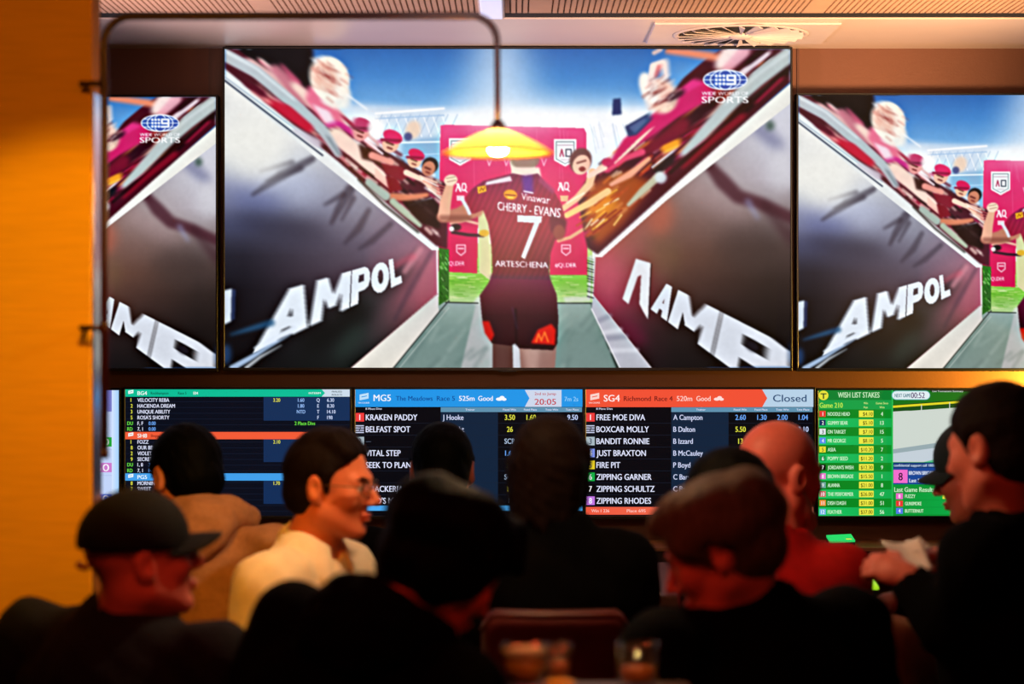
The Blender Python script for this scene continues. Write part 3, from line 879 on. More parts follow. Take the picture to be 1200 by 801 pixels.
    P.line(nine, 2.4, (252, 253, 255)); P.line([(cx + 11.5, cy - 5), (cx + 11.5, cy + 5), (cx + 2, cy + 5)], 2.6, (252, 253, 255))
    flat_text(P, 'WIDE WORLD OF', 822, 111.5, 4.3, (240, 240, 246), 54.5)
    flat_text(P, 'SPORTS', 822, 120.6, 7.6, (250, 250, 252), 54.5)
    # ---- down to the display's pixels, a light broadcast softness
    a = Paint.blur(P.a, 1)
    a = a + 0.35 * (a - Paint.blur(a, 5)) + 0.25 * (a - Paint.blur(a, 16))
    rg = np.random.default_rng(3)
    g1 = Paint.blur(rg.normal(size=a.shape[:2]), 3) * 7; g2 = Paint.blur(rg.normal(size=a.shape[:2]), 10) * 22
    a = a * (1 + 0.008 * g1 + 0.006 * g2)[..., None]
    hh, ww = (P.h // k) , (P.w // k)
    a = a[:hh * k, :ww * k].reshape(hh, k, ww, k, 3).mean((1, 3))
    return np.clip(a, 0, 1)
# ------------------------------------------------------------------ materials
M_wall = mat('brown_wall', (90, 52, 34), 0.55, noise=0.06, scale=3, bump=0.05, bscale=160)
M_bulk = mat('bulkhead_paint', (196, 180, 172), 0.34, noise=0.03, scale=4, spec=0.5)
M_slat = mat('slat_board', (176, 142, 118), 0.6, noise=0.05, scale=14)
M_slot = mat('slot_black', (52, 36, 32), 0.8, noise=0.05)
M_floor = mat('dark_floor', (46, 34, 30), 0.5, noise=0.15, scale=6, bump=0.05)
M_part = mat('ochre_cloth_wall', (226, 168, 30), 0.75, noise=0.07, scale=38, bump=0.10, bscale=70, stretch=(0.25, 1, 5))
M_edge = mat('pale_edge_strip', (236, 236, 240), 0.22, metal=1.0, noise=0.02, scale=20)
M_pipe = mat('oxblood_pipe', (46, 9, 12), 0.35, noise=0.06, scale=40, spec=0.5)
M_black = mat('black_plastic', (14, 14, 16), 0.4, noise=0.1, scale=60)
M_bezel = mat('tv_frame_black', (10, 10, 13), 0.35, noise=0.05, scale=60)
M_vent = mat('vent_white_metal', (196, 184, 182), 0.4, noise=0.03, scale=30)
M_wood = mat('dark_table_wood', (74, 42, 32), 0.4, noise=0.25, scale=8, bump=0.04, stretch=(6, 1, 1))
M_ledge = mat('ledge_laminate', (120, 84, 60), 0.4, noise=0.1, scale=12, stretch=(1, 6, 1))
M_paper = mat('paper', (228, 222, 216), 0.7, noise=0.03, scale=25)
M_screen = screen_mat()

# ------------------------------------------------------------------ the setting
def structure(o):
    o['kind'] = 'structure'; return o

m = MB(); m.box((-3.2, YW, 0), (3.2, YW + 0.12, 2.62)); o = structure(m.build('wall_back', M_wall))
# seams of the wall panels, dark shallow joints
m = MB(); m.box((-3.2, 1.0, -0.1), (3.2, YW + 0.12, 0)); structure(m.build('floor', M_floor))
zc = 2.522
m = MB(); m.box((-3.2, 6.165, zc), (3.2, YW, zc + 0.10), 0.002); structure(m.build('trim_1', M_bulk))
m = MB(); m.box((-3.2, 1.5, zc + 0.045), (3.2, 6.165, zc + 0.10)); structure(m.build('ceiling', M_slot))
# slatted ceiling board: slats running away from the camera, in groups with plain strips between
m = MB()
x = -3.1; i = 0
while x < 3.1:
    plain = (i % 46) >= 42
    w = 0.0175 * (4 if plain else 1)
    if plain: i += 3
    m.box((x, 1.5, zc), (x + w - 0.0046, 6.055, zc + 0.04))
    x += w; i += 1
o = structure(m.build('trim_2', M_slat))
M_gap = mat('shadow_gap_black', (8, 6, 6), 0.9)
m = MB(); m.box((-3.2, 6.0555, zc + 0.004), (3.2, 6.1645, zc + 0.04)); structure(m.build('trim_6', M_gap))  # black strip filling the gap, its shade painted in
# free-standing clad partition on the left with a pale edge strip
pd = 4.30
xe = -0.882
m = MB(); m.box((-1.75, pd, 0), (xe, pd + 0.088, zc), 0.004); structure(m.build('wall_left', M_part))
m = MB(); m.box((xe + 0.0003, pd + 0.002, 0), (xe + 0.004, pd + 0.086, 2.075), 0.001); structure(m.build('trim_3', M_edge))
m = MB(); m.box((-3.2, YW - 0.006, W(0, 641, YW)[2] - 0.9), (3.2, YW, W(0, 641, YW)[2] - 0.86)); structure(m.build('baseboard_back', M_wood))
# a darker wall panel joint either side of the large television
for k, px in enumerate((246, 935)):
    xx = (px - 600) * YW / FPX
    m = MB(); m.box((xx - 0.004, YW - 0.004, 2.2), (xx + 0.06 if k == 0 else xx + 0.004, YW, zc)); structure(m.build('trim_%d' % (4 + k), M_wood))

# ------------------------------------------------------------------ televisions
PX = YS / FPX                           # metres per photo pixel on the glass
def sx(px): return (px - 600.0) * PX
def sz(py): return CAM_Z - (py - 400.5) * PX

def bezel_mesh(x0, y0, x1, y1, lip, depth=0.05):
    """television body: a frame of four bevelled rails, a back shell and a lower chin"""
    m = MB()
    X0, X1, Z0, Z1 = sx(x0), sx(x1), sz(y1), sz(y0)
    l = lip * PX
    f = YS - 0.006
    b = YS + depth
    m.box((X0 - l, f, Z1), (X1 + l, b, Z1 + l), 0.0015)
    m.box((X0 - l, f, Z0 - l * 1.5), (X1 + l, b, Z0), 0.0015)
    m.box((X0 - l, f, Z0), (X0, b, Z1), 0.0015)
    m.box((X1, f, Z0), (X1 + l, b, Z1), 0.0015)
    m.box((X0, YS + 0.004, Z0), (X1, b, Z1))
    return m

text_prepare(PICT)
PIC = paint_picture(2)
def picture_mesh(name, pic):
    """one quad per picture cell; unit size, centred, facing the room"""
    hh, ww = pic.shape[:2]
    xs = np.linspace(-0.5, 0.5, ww); zs = np.linspace(0.5, -0.5, hh)
    V = np.zeros((hh, ww, 3)); V[..., 0] = xs[None, :]; V[..., 2] = zs[:, None]
    idx = np.arange(hh * ww).reshape(hh, ww)
    q = np.stack([idx[:-1, :-1], idx[1:, :-1], idx[1:, 1:], idx[:-1, 1:]], -1).reshape(-1, 4)
    me = bpy.data.meshes.new(name)
    me.vertices.add(hh * ww); me.vertices.foreach_set('co', V.ravel())
    me.loops.add(q.size); me.loops.foreach_set('vertex_index', q.ravel())
    me.polygons.add(len(q)); me.polygons.foreach_set('loop_start', np.arange(0, q.size, 4))
    me.update(calc_edges=True)
    a = me.color_attributes.new('picture', 'FLOAT_COLOR', 'POINT')
    c = np.ones((hh * ww, 4)); c[:, :3] = s2l(pic * 0.9999 + 1e-6).reshape(-1, 3)
    a.data.foreach_set('color', c.ravel())
    me.materials.append(M_screen)
    return me
PIC_ME = picture_mesh('screen', PIC)

def big_tv(x0, y0, x1, y1, lip, label):
    cx, cz = (sx(x0) + sx(x1)) / 2, sz(y1)
    root = empty('television', (cx, YS, cz), label, 'television', 'televisions showing the same football broadcast')
    bezel_mesh(x0, y0, x1, y1, lip).build('frame', M_bezel, root)
    o = bpy.data.objects.new('screen', PIC_ME); COL.objects.link(o)
    o.parent = root
    o.location = (0, 0, (sz(y0) - sz(y1)) / 2)
    o.scale = (sx(x1) - sx(x0), 1, sz(y0) - sz(y1))
    m = MB(); m.box((cx - 0.2, YS + 0.05, (sz(y0) + sz(y1)) / 2 - 0.15), (cx + 0.2, YW, (sz(y0) + sz(y1)) / 2 + 0.15)); m.build('wall_bracket', M_black, root)
    # small status lamp housing in the middle of the chin
    m = MB(); m.box((cx - 0.03, YS - 0.009, cz - lip * PX * 1.5 - 0.004), (cx + 0.03, YS + 0.01, cz - lip * PX * 1.4), 0.001); m.build('sensor_housing', M_black, root)
    return root
big_tv(263.5, 57.5, 926, 430.5, 2.5, 'largest television, in the middle of the upper row on the wall')
s86 = (926 - 263.5) * 0.86
big_tv(253 - s86, 113.5, 253, 431, 2.5, 'upper television partly hidden behind the orange partition')
big_tv(935.5, 111.5, 935.5 + s86, 431, 2.5, 'upper television on the right, showing the left part of the broadcast, beside the largest screen')

# ------------------------------------------------------------------ the betting boards: flat layouts of bars and lettering
class Board:
    def __init__(s, x0, y0, x1, y1, bg):
        s.r = (x0, y0, x1, y1)
        s.bars = [([(x0, y0), (x1, y0), (x1, y1), (x0, y1)], bg)]
        s.txt = []
    def bar(s, x0, y0, x1, y1, c, c2=None): s.bars.append(([(x0, y0), (x1, y0), (x1, y1), (x0, y1)], c, c2))
    def shape(s, pts, c): s.bars.append((pts, c))
    def disc(s, cx, cy, rx, ry, c, n=20): s.shape([(cx + rx * math.cos(2 * math.pi * i / n), cy + ry * math.sin(2 * math.pi * i / n)) for i in range(n)], c)
    def t(s, txt, x, y, h, c, width=None, align='L', bold=1):
        """y is the middle of the capitals"""
        s.txt.append((txt, x, y + h / 2, h, c, width, align, bold))
BOARDS = []
WHITE = (226, 230, 255); YEL = (226, 226, 70); BLU = (110, 168, 250); GRN = (110, 226, 70)
def cloud(b, x, y, k, c):
    b.disc(x, y, 4 * k, 2.0 * k, c); b.disc(x + 3.5 * k, y - 1.6 * k, 3.2 * k, 2.4 * k, c); b.disc(x + 6 * k, y + 0.2 * k, 3 * k, 1.8 * k, c)
def tote_mark(b, x, y, k, c, c2):
    b.shape([(x, y + 1 * k), (x + 10 * k, y - 1 * k), (x + 10 * k, y + 5.4 * k), (x, y + 7.4 * k)], c)
    b.shape([(x + 2 * k, y + 3.2 * k), (x + 8 * k, y + 2 * k), (x + 8 * k, y + 3 * k), (x + 2 * k, y + 4.2 * k)], c2)

# pale price board cut off by the partition
b = Board(-124, 457, 139.5, 604, (196, 214, 250)); BOARDS.append((b, 'narrow strip of a pale price board showing beside the orange partition'))
b.bar(-124, 457, 131, 482, (122, 124, 206)); b.t('BUYS', 112, 463, 4.5, (80, 84, 160)); b.t('2', 116, 473.5, 10, (240, 240, 255))
for y, c, s_ in ((517.5, (20, 176, 50), '30'), (547.5, (206, 120, 206), '50'), (584, (70, 110, 220), '30')):
    b.bar(-124, y - 5.5, 131, y + 5.5, c); b.t(s_, 112, y, 8.5, (250, 250, 255), 16, bold=0)
    b.bar(-124, y + 9, 131, y + 9.6, (170, 190, 235))
b.bar(131, 457, 139.5, 604, (214, 230, 255), (160, 210, 255))

# results board with three meetings
b = Board(147, 456, 410, 604, (8, 13, 26)); BOARDS.append((b, 'dark results board with green, orange and blue banner rows, second in the lower row'))
for i in range(22): b.bar(147, 463.5 + i * 6.75, 410, 463.9 + i * 6.75, (22, 32, 54))
def sect(y, c, code, rest, tail):
    b.bar(146, y, 410, y + 8.5, c)
    b.shape([(377, y), (410, y), (410, y + 8.5), (377, y + 8.5), (381, y + 4.2)], (206, 222, 236))
    tote_mark(b, 150.5, y + 1, 0.6, (240, 250, 250), c)
    b.t(code, 161.5, y + 4.3, 4.6, (240, 255, 250), 11)
    for s_, x, cc in rest: b.t(s_, x, y + 4.3, 3.2, cc)
    b.t('INTERIM', 362, y + 4.3, 2.2, (240, 255, 250), 14)
    b.t('FINALISED', 389, y + 2.6, 2.0, (40, 60, 70), 12); b.t('RESULTS', 389, y + 6.2, 2.0, (40, 60, 70), 12)
sect(456, (12, 190, 150), 'BG4', [('Rockhampton', 177, (10, 70, 60)), ('Race 5', 209, (10, 70, 60)), ('E04', 227, (240, 255, 250))], '')
b.bar(309, 465, 410, 492.5, (22, 48, 88)); b.bar(309, 513.5, 410, 541, (20, 46, 86)); b.bar(309, 563, 410, 590, (18, 46, 88))
for i, (n, s_, q) in enumerate((('1', 'VELOCITY REBA', ('3.20', '1.60', 'Q', '6.30')), ('2', 'HACIENDA DREAM', ('', '1.80', 'E', '8.30')), ('3', 'UNIQUE ABILITY', ('', 'NTD', 'T', '14.10')), ('5', "ROSA'S SHORTY", ('', '', 'F', '198')))):
    y = 468.4 + i * 6.8
    b.t(n, 153.5, y, 4.4, YEL); b.t(s_, 161.5, y, 4.4, WHITE)
    for v, x, c in zip(q, (324.5, 353, 373, 383.5), (YEL, (150, 190, 250), (200, 215, 250), (200, 215, 250))):
        if v: b.t(v, x, y, 4.2, c, align='C' if x < 380 else 'L')
for y, k, v, w in ((495.6, 'DU', 'F, F', '0.00'), (502.2, 'RD', '7, 1', '0.00'), (544, 'DU', '1, 8', '3.70'), (550.8, 'RD', '7, 1', '14.20')):
    b.t(k, 149.5, y, 4.2, GRN); b.t(v, 161.5, y, 4.2, WHITE); b.t(w, 174.5, y, 4.2, BLU)
b.t('2 Place Divs', 345.5, 495.6, 4.2, GRN)
sect(505.8, (244, 92, 56), 'SH8', [('Shepparton', 177, (110, 30, 20))], '')
for i, (n, s_) in enumerate((('1', 'FOZZ'), ('8', 'OUR BEAU'), ('2', 'VIOLET SKY'), ('9', 'SECRETLY'))):
    y = 517.3 + i * 6.75
    b.t(n, 153.5, y, 4.4, YEL); b.t(s_, 161.5, y, 4.4, WHITE)
b.t('2.10', 324.5, 517.3, 4.2, YEL, align='C')
sect(554.2, (66, 160, 236), 'PG5', [('Pinjarra', 177, (20, 60, 110))], '')
for i, (n, s_) in enumerate((('8', 'MORNING'), ('7', 'SWEET'))):
    b.t(n, 153.5, 565.7 + i * 6.5, 4.4, YEL); b.t(s_, 161.5, 565.7 + i * 6.5, 4.4, WHITE)
b.t('1.70', 324.5, 565.7, 4.2, YEL, align='C')

BADGE = [(238, 60, 60), None, (170, 186, 196), (130, 150, 240), (232, 206, 40), (20, 176, 70), (4, 4, 6), (196, 120, 230)]
def race(b, ox, names, trainers, prices):
    b.bar(ox + 100, 483, ox + 167, 590, (16, 36, 60)); b.bar(ox + 100, 477, ox + 265.5, 482.5, (96, 146, 176))
    for x in (172, 192, 216, 238): pass
    b.t('8 Place Divs', ox + 12, 478.6, 2.2, WHITE, 19); b.t('Trainer', ox + 129, 479.6, 2.2, WHITE, 11)
    for x, s_ in ((180.5, 'Fixed Win'), (205, 'Fixed Place'), (230, 'Tote Win'), (254, 'Tote Place')): b.t(s_, ox + x, 479.6, 2.2, WHITE, 15, 'C')
    for i, s_ in enumerate(names):
        y = 488.6 + i * 13.95
        b.bar(ox, y + 6.8, ox + 265.5, y + 7.2, (26, 34, 52))
        c = BADGE[i]
        if c is None:
            for q in range(4): b.bar(ox + 0.3, y - 4.6 + q * 2.6, ox + 10, y - 3.3 + q * 2.6, (200, 205, 235))
            b.t('2', ox + 5, y, 6, (20, 24, 40), align='C')
        else:
            b.bar(ox + 0.3, y - 5, ox + 10.2, y + 5, c)
            b.t(str(i + 1), ox + 5.2, y, 6.6, (250, 250, 255) if i in (0, 3, 5, 6, 7) else (60, 70, 90), align='C')
        if s_: b.t(s_, ox + 12.3, y, 7.0, WHITE)
        if trainers[i]: b.t(trainers[i], ox + 102.3, y, 6.2, (206, 214, 246))
        for x, p in zip((181, 206, 230, 254.5), prices[i]):
            if p:
                k = {'y': YEL, 'b': BLU, 'g': (170, 190, 220), 'w': (196, 212, 250)}[p[-1]]
                b.t(p[:-1], ox + x, y, 6.2, k, align='C')
b = Board(416.5, 456, 682.5, 604, (5, 7, 14)); BOARDS.append((b, 'betting board with a blue header reading MG5 and a white clock panel'))
race(b, 416.5, ['KRAKEN PADDY', 'BELFAST SPOT', '', 'VITAL STEP', 'SEEK TO PLAN', '', 'CRACKERJACK', "FRED'S MEL"],
     ['J Hooke', 'R Knight', '', '', '', '', '', ''],
     [('3.50y', '1.60y', '', '9.50w'), ('26y', '7.00y', '', ''), ('SCRg', '', '', ''), ('1.60b', '', '', ''), ('26y', '', '', ''), ('SCRg', '', '', ''), ('10y', '', '', '40w'), ('8g', '', '', '10w')])
b.bar(417, 502 + 13.6, 0, 0, (0, 0, 0)) if False else None
b.t('\u2014', 429, 516.5, 5, (90, 100, 120), bold=0)
b.bar(416.5, 456, 682.5, 476.5, (34, 150, 232))
b.shape([(615, 456.6), (658, 456.6), (658, 476.4), (615, 476.4), (620.5, 466.4)], (206, 216, 236))
tote_mark(b, 421.5, 461, 1.05, (190, 226, 250), (34, 150, 232)); b.t('ON COURSE', 420, 471.6, 1.8, (220, 236, 250), 13)
b.t('MG5', 438, 465.8, 7.6, (246, 250, 255), 20); b.t('The Meadows', 464, 466.4, 5.6, (18, 74, 150), 43); b.t('Race 5', 512, 466.4, 5.6, (18, 74, 150), 21)
b.t('525m', 538, 466.4, 5.8, (246, 250, 255), 18); b.t('Good', 560.5, 466.4, 5.8, (246, 250, 255), 17); cloud(b, 585, 467.4, 0.95, (250, 252, 255))
b.t('2nd to Jump', 626.5, 461, 3.2, (190, 60, 70), 25); b.t('20:05', 626.5, 470.4, 7.0, (196, 50, 60), 25); b.t('7m 2s', 661.5, 467.2, 5.4, (140, 206, 250), 16)
b.bar(416.5, 592, 682.5, 598, (76, 170, 240)); b.t('Win', 425, 595, 2.6, WHITE)

b = Board(686.7, 456, 953, 604, (5, 7, 14)); BOARDS.append((b, 'betting board with an orange arrow header reading SG4 Closed'))
race(b, 686.7, ['FREE MOE DIVA', 'BOXCAR MOLLY', 'BANDIT RONNIE', 'JUST BRAXTON', 'FIRE PIT', 'ZIPPING GARNER', 'ZIPPING SCHULTZ', 'ZIPPING RHODES'],
     ['A Campton', 'B Dalton', 'B Izzard', 'B McCauley', 'P Boyd', 'C Barnes', 'C Barnes', 'C Barnes'],
     [('2.60b', '1.30b', '2.00b', '1.04b'), ('5.50y', '1.90w', '', '2.10w'), ('13y', '', '', ''), ('41y', '', '', ''), ('', '', '', ''), ('', '', '', ''), ('', '', '', '4w'), ('', '', '', '')])
b.bar(686.7, 456, 953, 476.5, (184, 210, 232))
b.shape([(686.7, 456), (893, 456), (899, 466.3), (893, 476.7), (686.7, 476.7)], (242, 82, 54))
tote_mark(b, 691.7, 461, 1.05, (252, 214, 206), (242, 82, 54)); b.t('ON COURSE', 690, 471.6, 1.8, (252, 226, 220), 13)
b.t('SG4', 707.6, 466.2, 7.8, (255, 240, 238), 18.5); b.t('Richmond', 731, 466.6, 5.8, (110, 26, 24), 31.5); b.t('Race 4', 767, 466.6, 5.8, (110, 26, 24), 21)
b.t('520m', 793, 466.6, 6, (255, 206, 196), 18); b.t('Good', 816, 466.6, 6, (255, 214, 204), 16.5); cloud(b, 840, 467.4, 0.9, (255, 224, 220))
b.t('Closed', 905.8, 466.2, 8.4, (44, 76, 116), 39)
b.bar(686.7, 593.6, 953, 602.6, (240, 88, 62), (240, 130, 96)); b.t('Win 1 236', 693, 598, 3.6, (255, 200, 190), 21); b.t('Place 695', 734.5, 598, 3.6, (255, 200, 190), 22)

b = Board(959, 457, 1223, 604, (12, 146, 50)); BOARDS.append((b, 'green virtual racing board headed WISH LIST STAKES, at the right end of the lower row'))
b.bar(959, 457, 1045, 468.5, (16, 128, 48)); b.bar(959, 468.5, 1044.5, 481, (22, 160, 70))
b.disc(965, 463, 5.8, 5.6, (236, 230, 60)); b.bar(961.5, 460.5, 968.5, 461.8, (40, 70, 40)); b.bar(964.2, 461, 965.8, 467, (40, 70, 40))
b.t('WISH LIST STAKES', 981.5, 462.3, 6.4, (196, 240, 190), 48.5); b.t('Game 210', 960, 474.4, 6, (190, 240, 80), 27)
for s_, x, y in (('Win', 1014, 472), ('Pays', 1014, 476.8), ('Games Since', 1033, 472), ('Won', 1033, 476.8)): b.t(s_, x, y, 2.4, (210, 240, 140), align='C')
cols = [(236, 50, 50), (20, 40, 90), (226, 232, 236), (84, 140, 240), (240, 226, 50), (20, 150, 70), (6, 8, 8), (240, 110, 210), (110, 170, 160), (210, 90, 100), (240, 140, 50), (110, 180, 230)]
for i, (s_, p, g) in enumerate((('NOODLE HEAD', '$4.10', '4'), ('GUMMY BEAR', '$5.10', '13'), ('ON TARGET', '$7.10', '15'), ('MR GEORGE', '$8.10', '5'), ('ASIA', '$10.20', '7'), ('POPPY SEED', '$11.20', '2'), ("JORDAN'S WISH", '$12.30', '9'), ('BROWN BRIGADE', '$15.50', '1'), ('ALANNA', '$21.00', '8'), ('THE PERFORMER', '$26.00', '47'), ('DISH DASH', '$31.00', '51'), ('FEATHER', '$37.00', '56'))):
    y = 484.6 + i * 10.42
    b.bar(959, y - 5.2, 1044.5, y + 5.2, (8, 128, 28) if i % 2 == 0 else (24, 196, 96), (10, 140, 36) if i % 2 == 0 else (20, 170, 76))
    b.bar(960.2, y - 3.4, 967.5, y + 3.4, cols[i]); b.t(str(i + 1), 963.8, y, 4.4, (20, 30, 40) if i in (2, 4) else (250, 250, 250), align='C')
    b.t(s_, 969.5, y, 4.4, (206, 246, 206), min(30, 2.35 * len(s_)))
    b.bar(1006.5, y - 3.8, 1023.5, y + 3.8, (240, 236, 70)); b.t(p, 1022, y, 4.4, (90, 80, 10), align='R', width=None)
    b.t(g, 1033, y, 4.6, (214, 250, 214), align='C')
b.bar(1044.5, 457, 1046.2, 604, (30, 190, 80))
b.bar(1046.2, 457, 1223, 541, (206, 216, 208)); b.bar(1046.2, 457, 1223, 481, (8, 112, 24))
b.shape([(1046.2, 474), (1223, 461), (1223, 470), (1046.2, 482)], (6, 74, 20)); b.shape([(1046.2, 475), (1223, 462.5), (1223, 464.8), (1046.2, 477.5)], (232, 220, 40))
b.shape([(1046.2, 482.5), (1223, 470), (1223, 480), (1046.2, 482.6)], (206, 216, 208)); b.bar(1079, 474, 1079.8, 481, (220, 230, 220)); b.bar(1112, 471, 1112.8, 478, (220, 230, 220))
b.shape([(1046.2, 526), (1223, 500), (1223, 507), (1046.2, 531)], (150, 170, 176)); b.shape([(1046.2, 531), (1223, 507), (1223, 538), (1046.2, 540)], (196, 208, 218))
b.shape([(1082, 541), (1110, 534), (1223, 530), (1223, 541)], (90, 190, 140))
b.bar(1090, 457, 1223, 458.6, (8, 20, 14)); b.t('Live Tournament Summary', 1092, 458.0, 2, (220, 230, 220), 36)
b.disc(1050, 462.8, 5.6, 5.4, (110, 196, 190)); b.disc(1084, 462.8, 5.6, 5.4, (110, 196, 190)); b.bar(1050, 457.4, 1084, 468.2, (110, 196, 190))
b.disc(1050, 462.8, 4.8, 4.6, (226, 240, 244)); b.disc(1084, 462.8, 4.8, 4.6, (226, 240, 244)); b.bar(1050, 458.2, 1084, 467.4, (226, 240, 244))
b.t('NEXT GAME', 1048, 463, 4.4, (40, 110, 130), 18.5); b.t('00:52', 1067, 462.8, 6.6, (90, 60, 110), 16)
b.bar(1046.2, 541.5, 1223, 548, (16, 56, 120)); b.t('confidential support call 1800 858 858', 1047, 544.7, 3, (206, 226, 246), 62)
b.bar(1046.2, 548, 1223, 567, (26, 70, 150)); b.bar(1046.5, 550, 1063, 565.4, (244, 110, 206)); b.t('8', 1054.8, 557.8, 9, (30, 10, 30), align='C')
b.t('BROWN BRIGADE', 1064.5, 553.6, 4.4, (226, 236, 250), 31); b.t('Last 5', 1065, 562.4, 4.4, (226, 236, 250), 12); b.bar(1083.5, 558.3, 1140, 566, (238, 232, 60))
for i, g in enumerate('9389'): b.t(g, 1087 + i * 8, 562.2, 4.4, (90, 80, 20), align='C')
b.t('Last Game Results', 1047.5, 573, 5.6, (200, 246, 200), 47)
for i, (s_, n, c, p) in enumerate((('FUZZY', '8', (240, 100, 206), '$15.50'), ('GUNSMOKE', '1', (236, 50, 50), ''), ('BUTTERNUT', '4', (84, 120, 236), ''))):
    y = 580.8 + i * 8.6
    b.bar(1046.4, y - 4, 1223, y + 4, (10, 150, 50), (20, 190, 90)); b.bar(1049.5, y - 3.4, 1057.5, y + 3.4, c); b.t(n, 1053.5, y, 4.4, (250, 250, 250), align='C')
    b.t(s_, 1060, y, 4.2, (206, 246, 206), 2.4 * len(s_))
    if p: b.bar(1104, y - 3.4, 1122, y + 3.2, (240, 236, 70)); b.t(p, 1113, y, 4.2, (90, 80, 10), align='C')

text_prepare({(t[0], t[7]) for b, _ in BOARDS for t in b.txt})
def lin(c): return tuple(s2l(np.array(c, float) / 255.0 * 0.9999 + 1e-6))
def build_board(b, label):
    x0, y0, x1, y1 = b.r
    cx, cz = (sx(x0) + sx(x1)) / 2, sz(y1)
    root = empty('display_screen', (cx, YS, cz), label, 'screen', 'betting screens in the lower row')
    bezel_mesh(x0, y0, x1, y1, 2.6, 0.045).build('frame', M_bezel, root)
    m = MB(); m.box((cx - 0.1, YS + 0.045, (sz(y0) + sz(y1)) / 2 - 0.08), (cx + 0.1, YW, (sz(y0) + sz(y1)) / 2 + 0.08)); m.build('wall_bracket', M_black, root)
    m = MB()
    for k, e in enumerate(b.bars):
        pts, c = e[0], e[1]
        c2 = e[2] if len(e) > 2 and e[2] else None
        pts = [(min(max(p[0], x0), x1), min(max(p[1], y0), y1)) for p in pts]
        ys = YS - 0.00012 * k
        n0 = len(m.v)
        m.add([(sx(p[0]), ys, sz(p[1])) for p in pts], [tuple(range(len(pts)))], 0, lin(c))
        if c2:
            m.c[n0 + 1] = lin(c2); m.c[n0 + 2] = lin(c2)
    m.build('screen', M_screen, root)
    yt = YS - 0.00012 * (len(b.bars) + 3)
    m = MB()
    for s_, x, y, h, c, w, al, bo in b.txt:
        v, f = text2d(s_, x, y, h, w, al, bo)
        m.add([(sx(p[0]), yt, sz(p[1])) for p in v], f, 0, lin(c))
    m.build('lettering', M_screen, root)
for b, label in BOARDS: build_board(b, label)

# ------------------------------------------------------------------ ceiling fittings
def W_on(px, py, z):
    d = (z - CAM_Z) * FPX / (400.5 - py)
    return W(px, py, d)
vc = W_on(868, 37.5, zc)
root = empty('air_vent', (vc[0], vc[1], zc), 'square white ceiling vent with a round swirl of fins above the largest television', 'vent')
hw, hd = 0.285, 0.205
m = MB()
zt, zb = zc, zc - 0.008
m.box((vc[0] - hw, vc[1] - hd, zb), (vc[0] + hw, vc[1] + hd, zt), 0.003); m.build('plate', M_vent, root)
M_duct = mat('duct_black', (20, 16, 14), 0.8)
m = MB(); m.lathe([(0.0, zb - 0.0008), (0.195, zb - 0.0008), (0.195, zb + 0.002)], (vc[0], vc[1], 0), 48)
m.build('dark_opening', M_duct, root)
m = MB(); m.lathe([(0.195, zb - 0.001), (0.205, zb - 0.006), (0.212, zb - 0.001)], (vc[0], vc[1], 0), 64); m.build('rim', M_vent, root, True)
m = MB()
for k in range(22):
    a = 2 * math.pi * k / 22
    r0, r1 = 0.035, 0.196
    ca, sa = math.cos(a), math.sin(a); ca2, sa2 = math.cos(a + 0.10), math.sin(a + 0.10)
    P0 = [(vc[0] + r0 * ca, vc[1] + r0 * sa, zb - 0.003), (vc[0] + r1 * ca, vc[1] + r1 * sa, zb - 0.003), (vc[0] + r1 * ca2, vc[1] + r1 * sa2, zb - 0.012), (vc[0] + r0 * ca2, vc[1] + r0 * sa2, zb - 0.008)]
    P1 = [(p[0], p[1], p[2] + 0.0022) for p in P0]
    m.add(P0 + P1, [(0, 1, 2, 3), (7, 6, 5, 4), (0, 4, 5, 1), (1, 5, 6, 2), (2, 6, 7, 3), (3, 7, 4, 0)])
m.build('swirl_fins', M_vent, root)
m = MB(); m.lathe([(0.0, zb - 0.014), (0.03, zb - 0.013), (0.04, zb - 0.006), (0.04, zb)], (vc[0], vc[1], 0), 32); m.build('hub', M_vent, root, True)

# bluish linear lamp let into the slatted ceiling
la = W_on(564, 22, zc - 0.012); lb = W_on(589, 22, zc - 0.012)
root = empty('ceiling_light', ((la[0] + lb[0]) / 2, 5.6, zc), 'pale bluish strip light running across the slatted ceiling', 'light')
m = MB(); m.box((la[0] - 0.006, 2.0, zc - 0.010), (lb[0] + 0.006, la[1] + 0.004, zc + 0.03), 0.002); m.build('housing', M_vent, root)
m = MB(); m.box((la[0], 2.02, zc - 0.013), (lb[0], la[1], zc - 0.004), 0.002); m.build('diffuser', emit_mat('cool_diffuser', (196, 208, 240), 0.62), root)

# ------------------------------------------------------------------ pipe lamp fixed to the edge of the partition
ld = 4.25
M_shade = bpy.data.materials.new('amber_glass_shade'); M_shade.use_nodes = True
nt = M_shade.node_tree; bs = nt.nodes['Principled BSDF']
bs.inputs['Base Color'].default_value = (1.0, 0.48, 0.06, 1); bs.inputs['Roughness'].default_value = 0.35
tr = nt.nodes.new('ShaderNodeBsdfTranslucent'); tr.inputs['Color'].default_value = (1.0, 0.84, 0.52, 1)
nz = nt.nodes.new('ShaderNodeTexNoise'); nz.inputs['Scale'].default_value = 18
mx = nt.nodes.new('ShaderNodeMixShader'); mx.inputs[0].default_value = 0.8
nt.links.new(bs.outputs[0], mx.inputs[1]); nt.links.new(tr.outputs[0], mx.inputs[2])
nt.links.new(mx.outputs[0], nt.nodes['Material Output'].inputs['Surface'])
root = empty('pipe_lamp', W(122, 533, ld), 'oxblood pipe lamp arching from the partition to a glowing amber shade', 'lamp')
def bend(c, r, a0, a1, n=9): return [(c[0] + r * math.cos(math.radians(a0 + (a1 - a0) * i / (n - 1))), c[1] + r * math.sin(math.radians(a0 + (a1 - a0) * i / (n - 1)))) for i in range(n)]
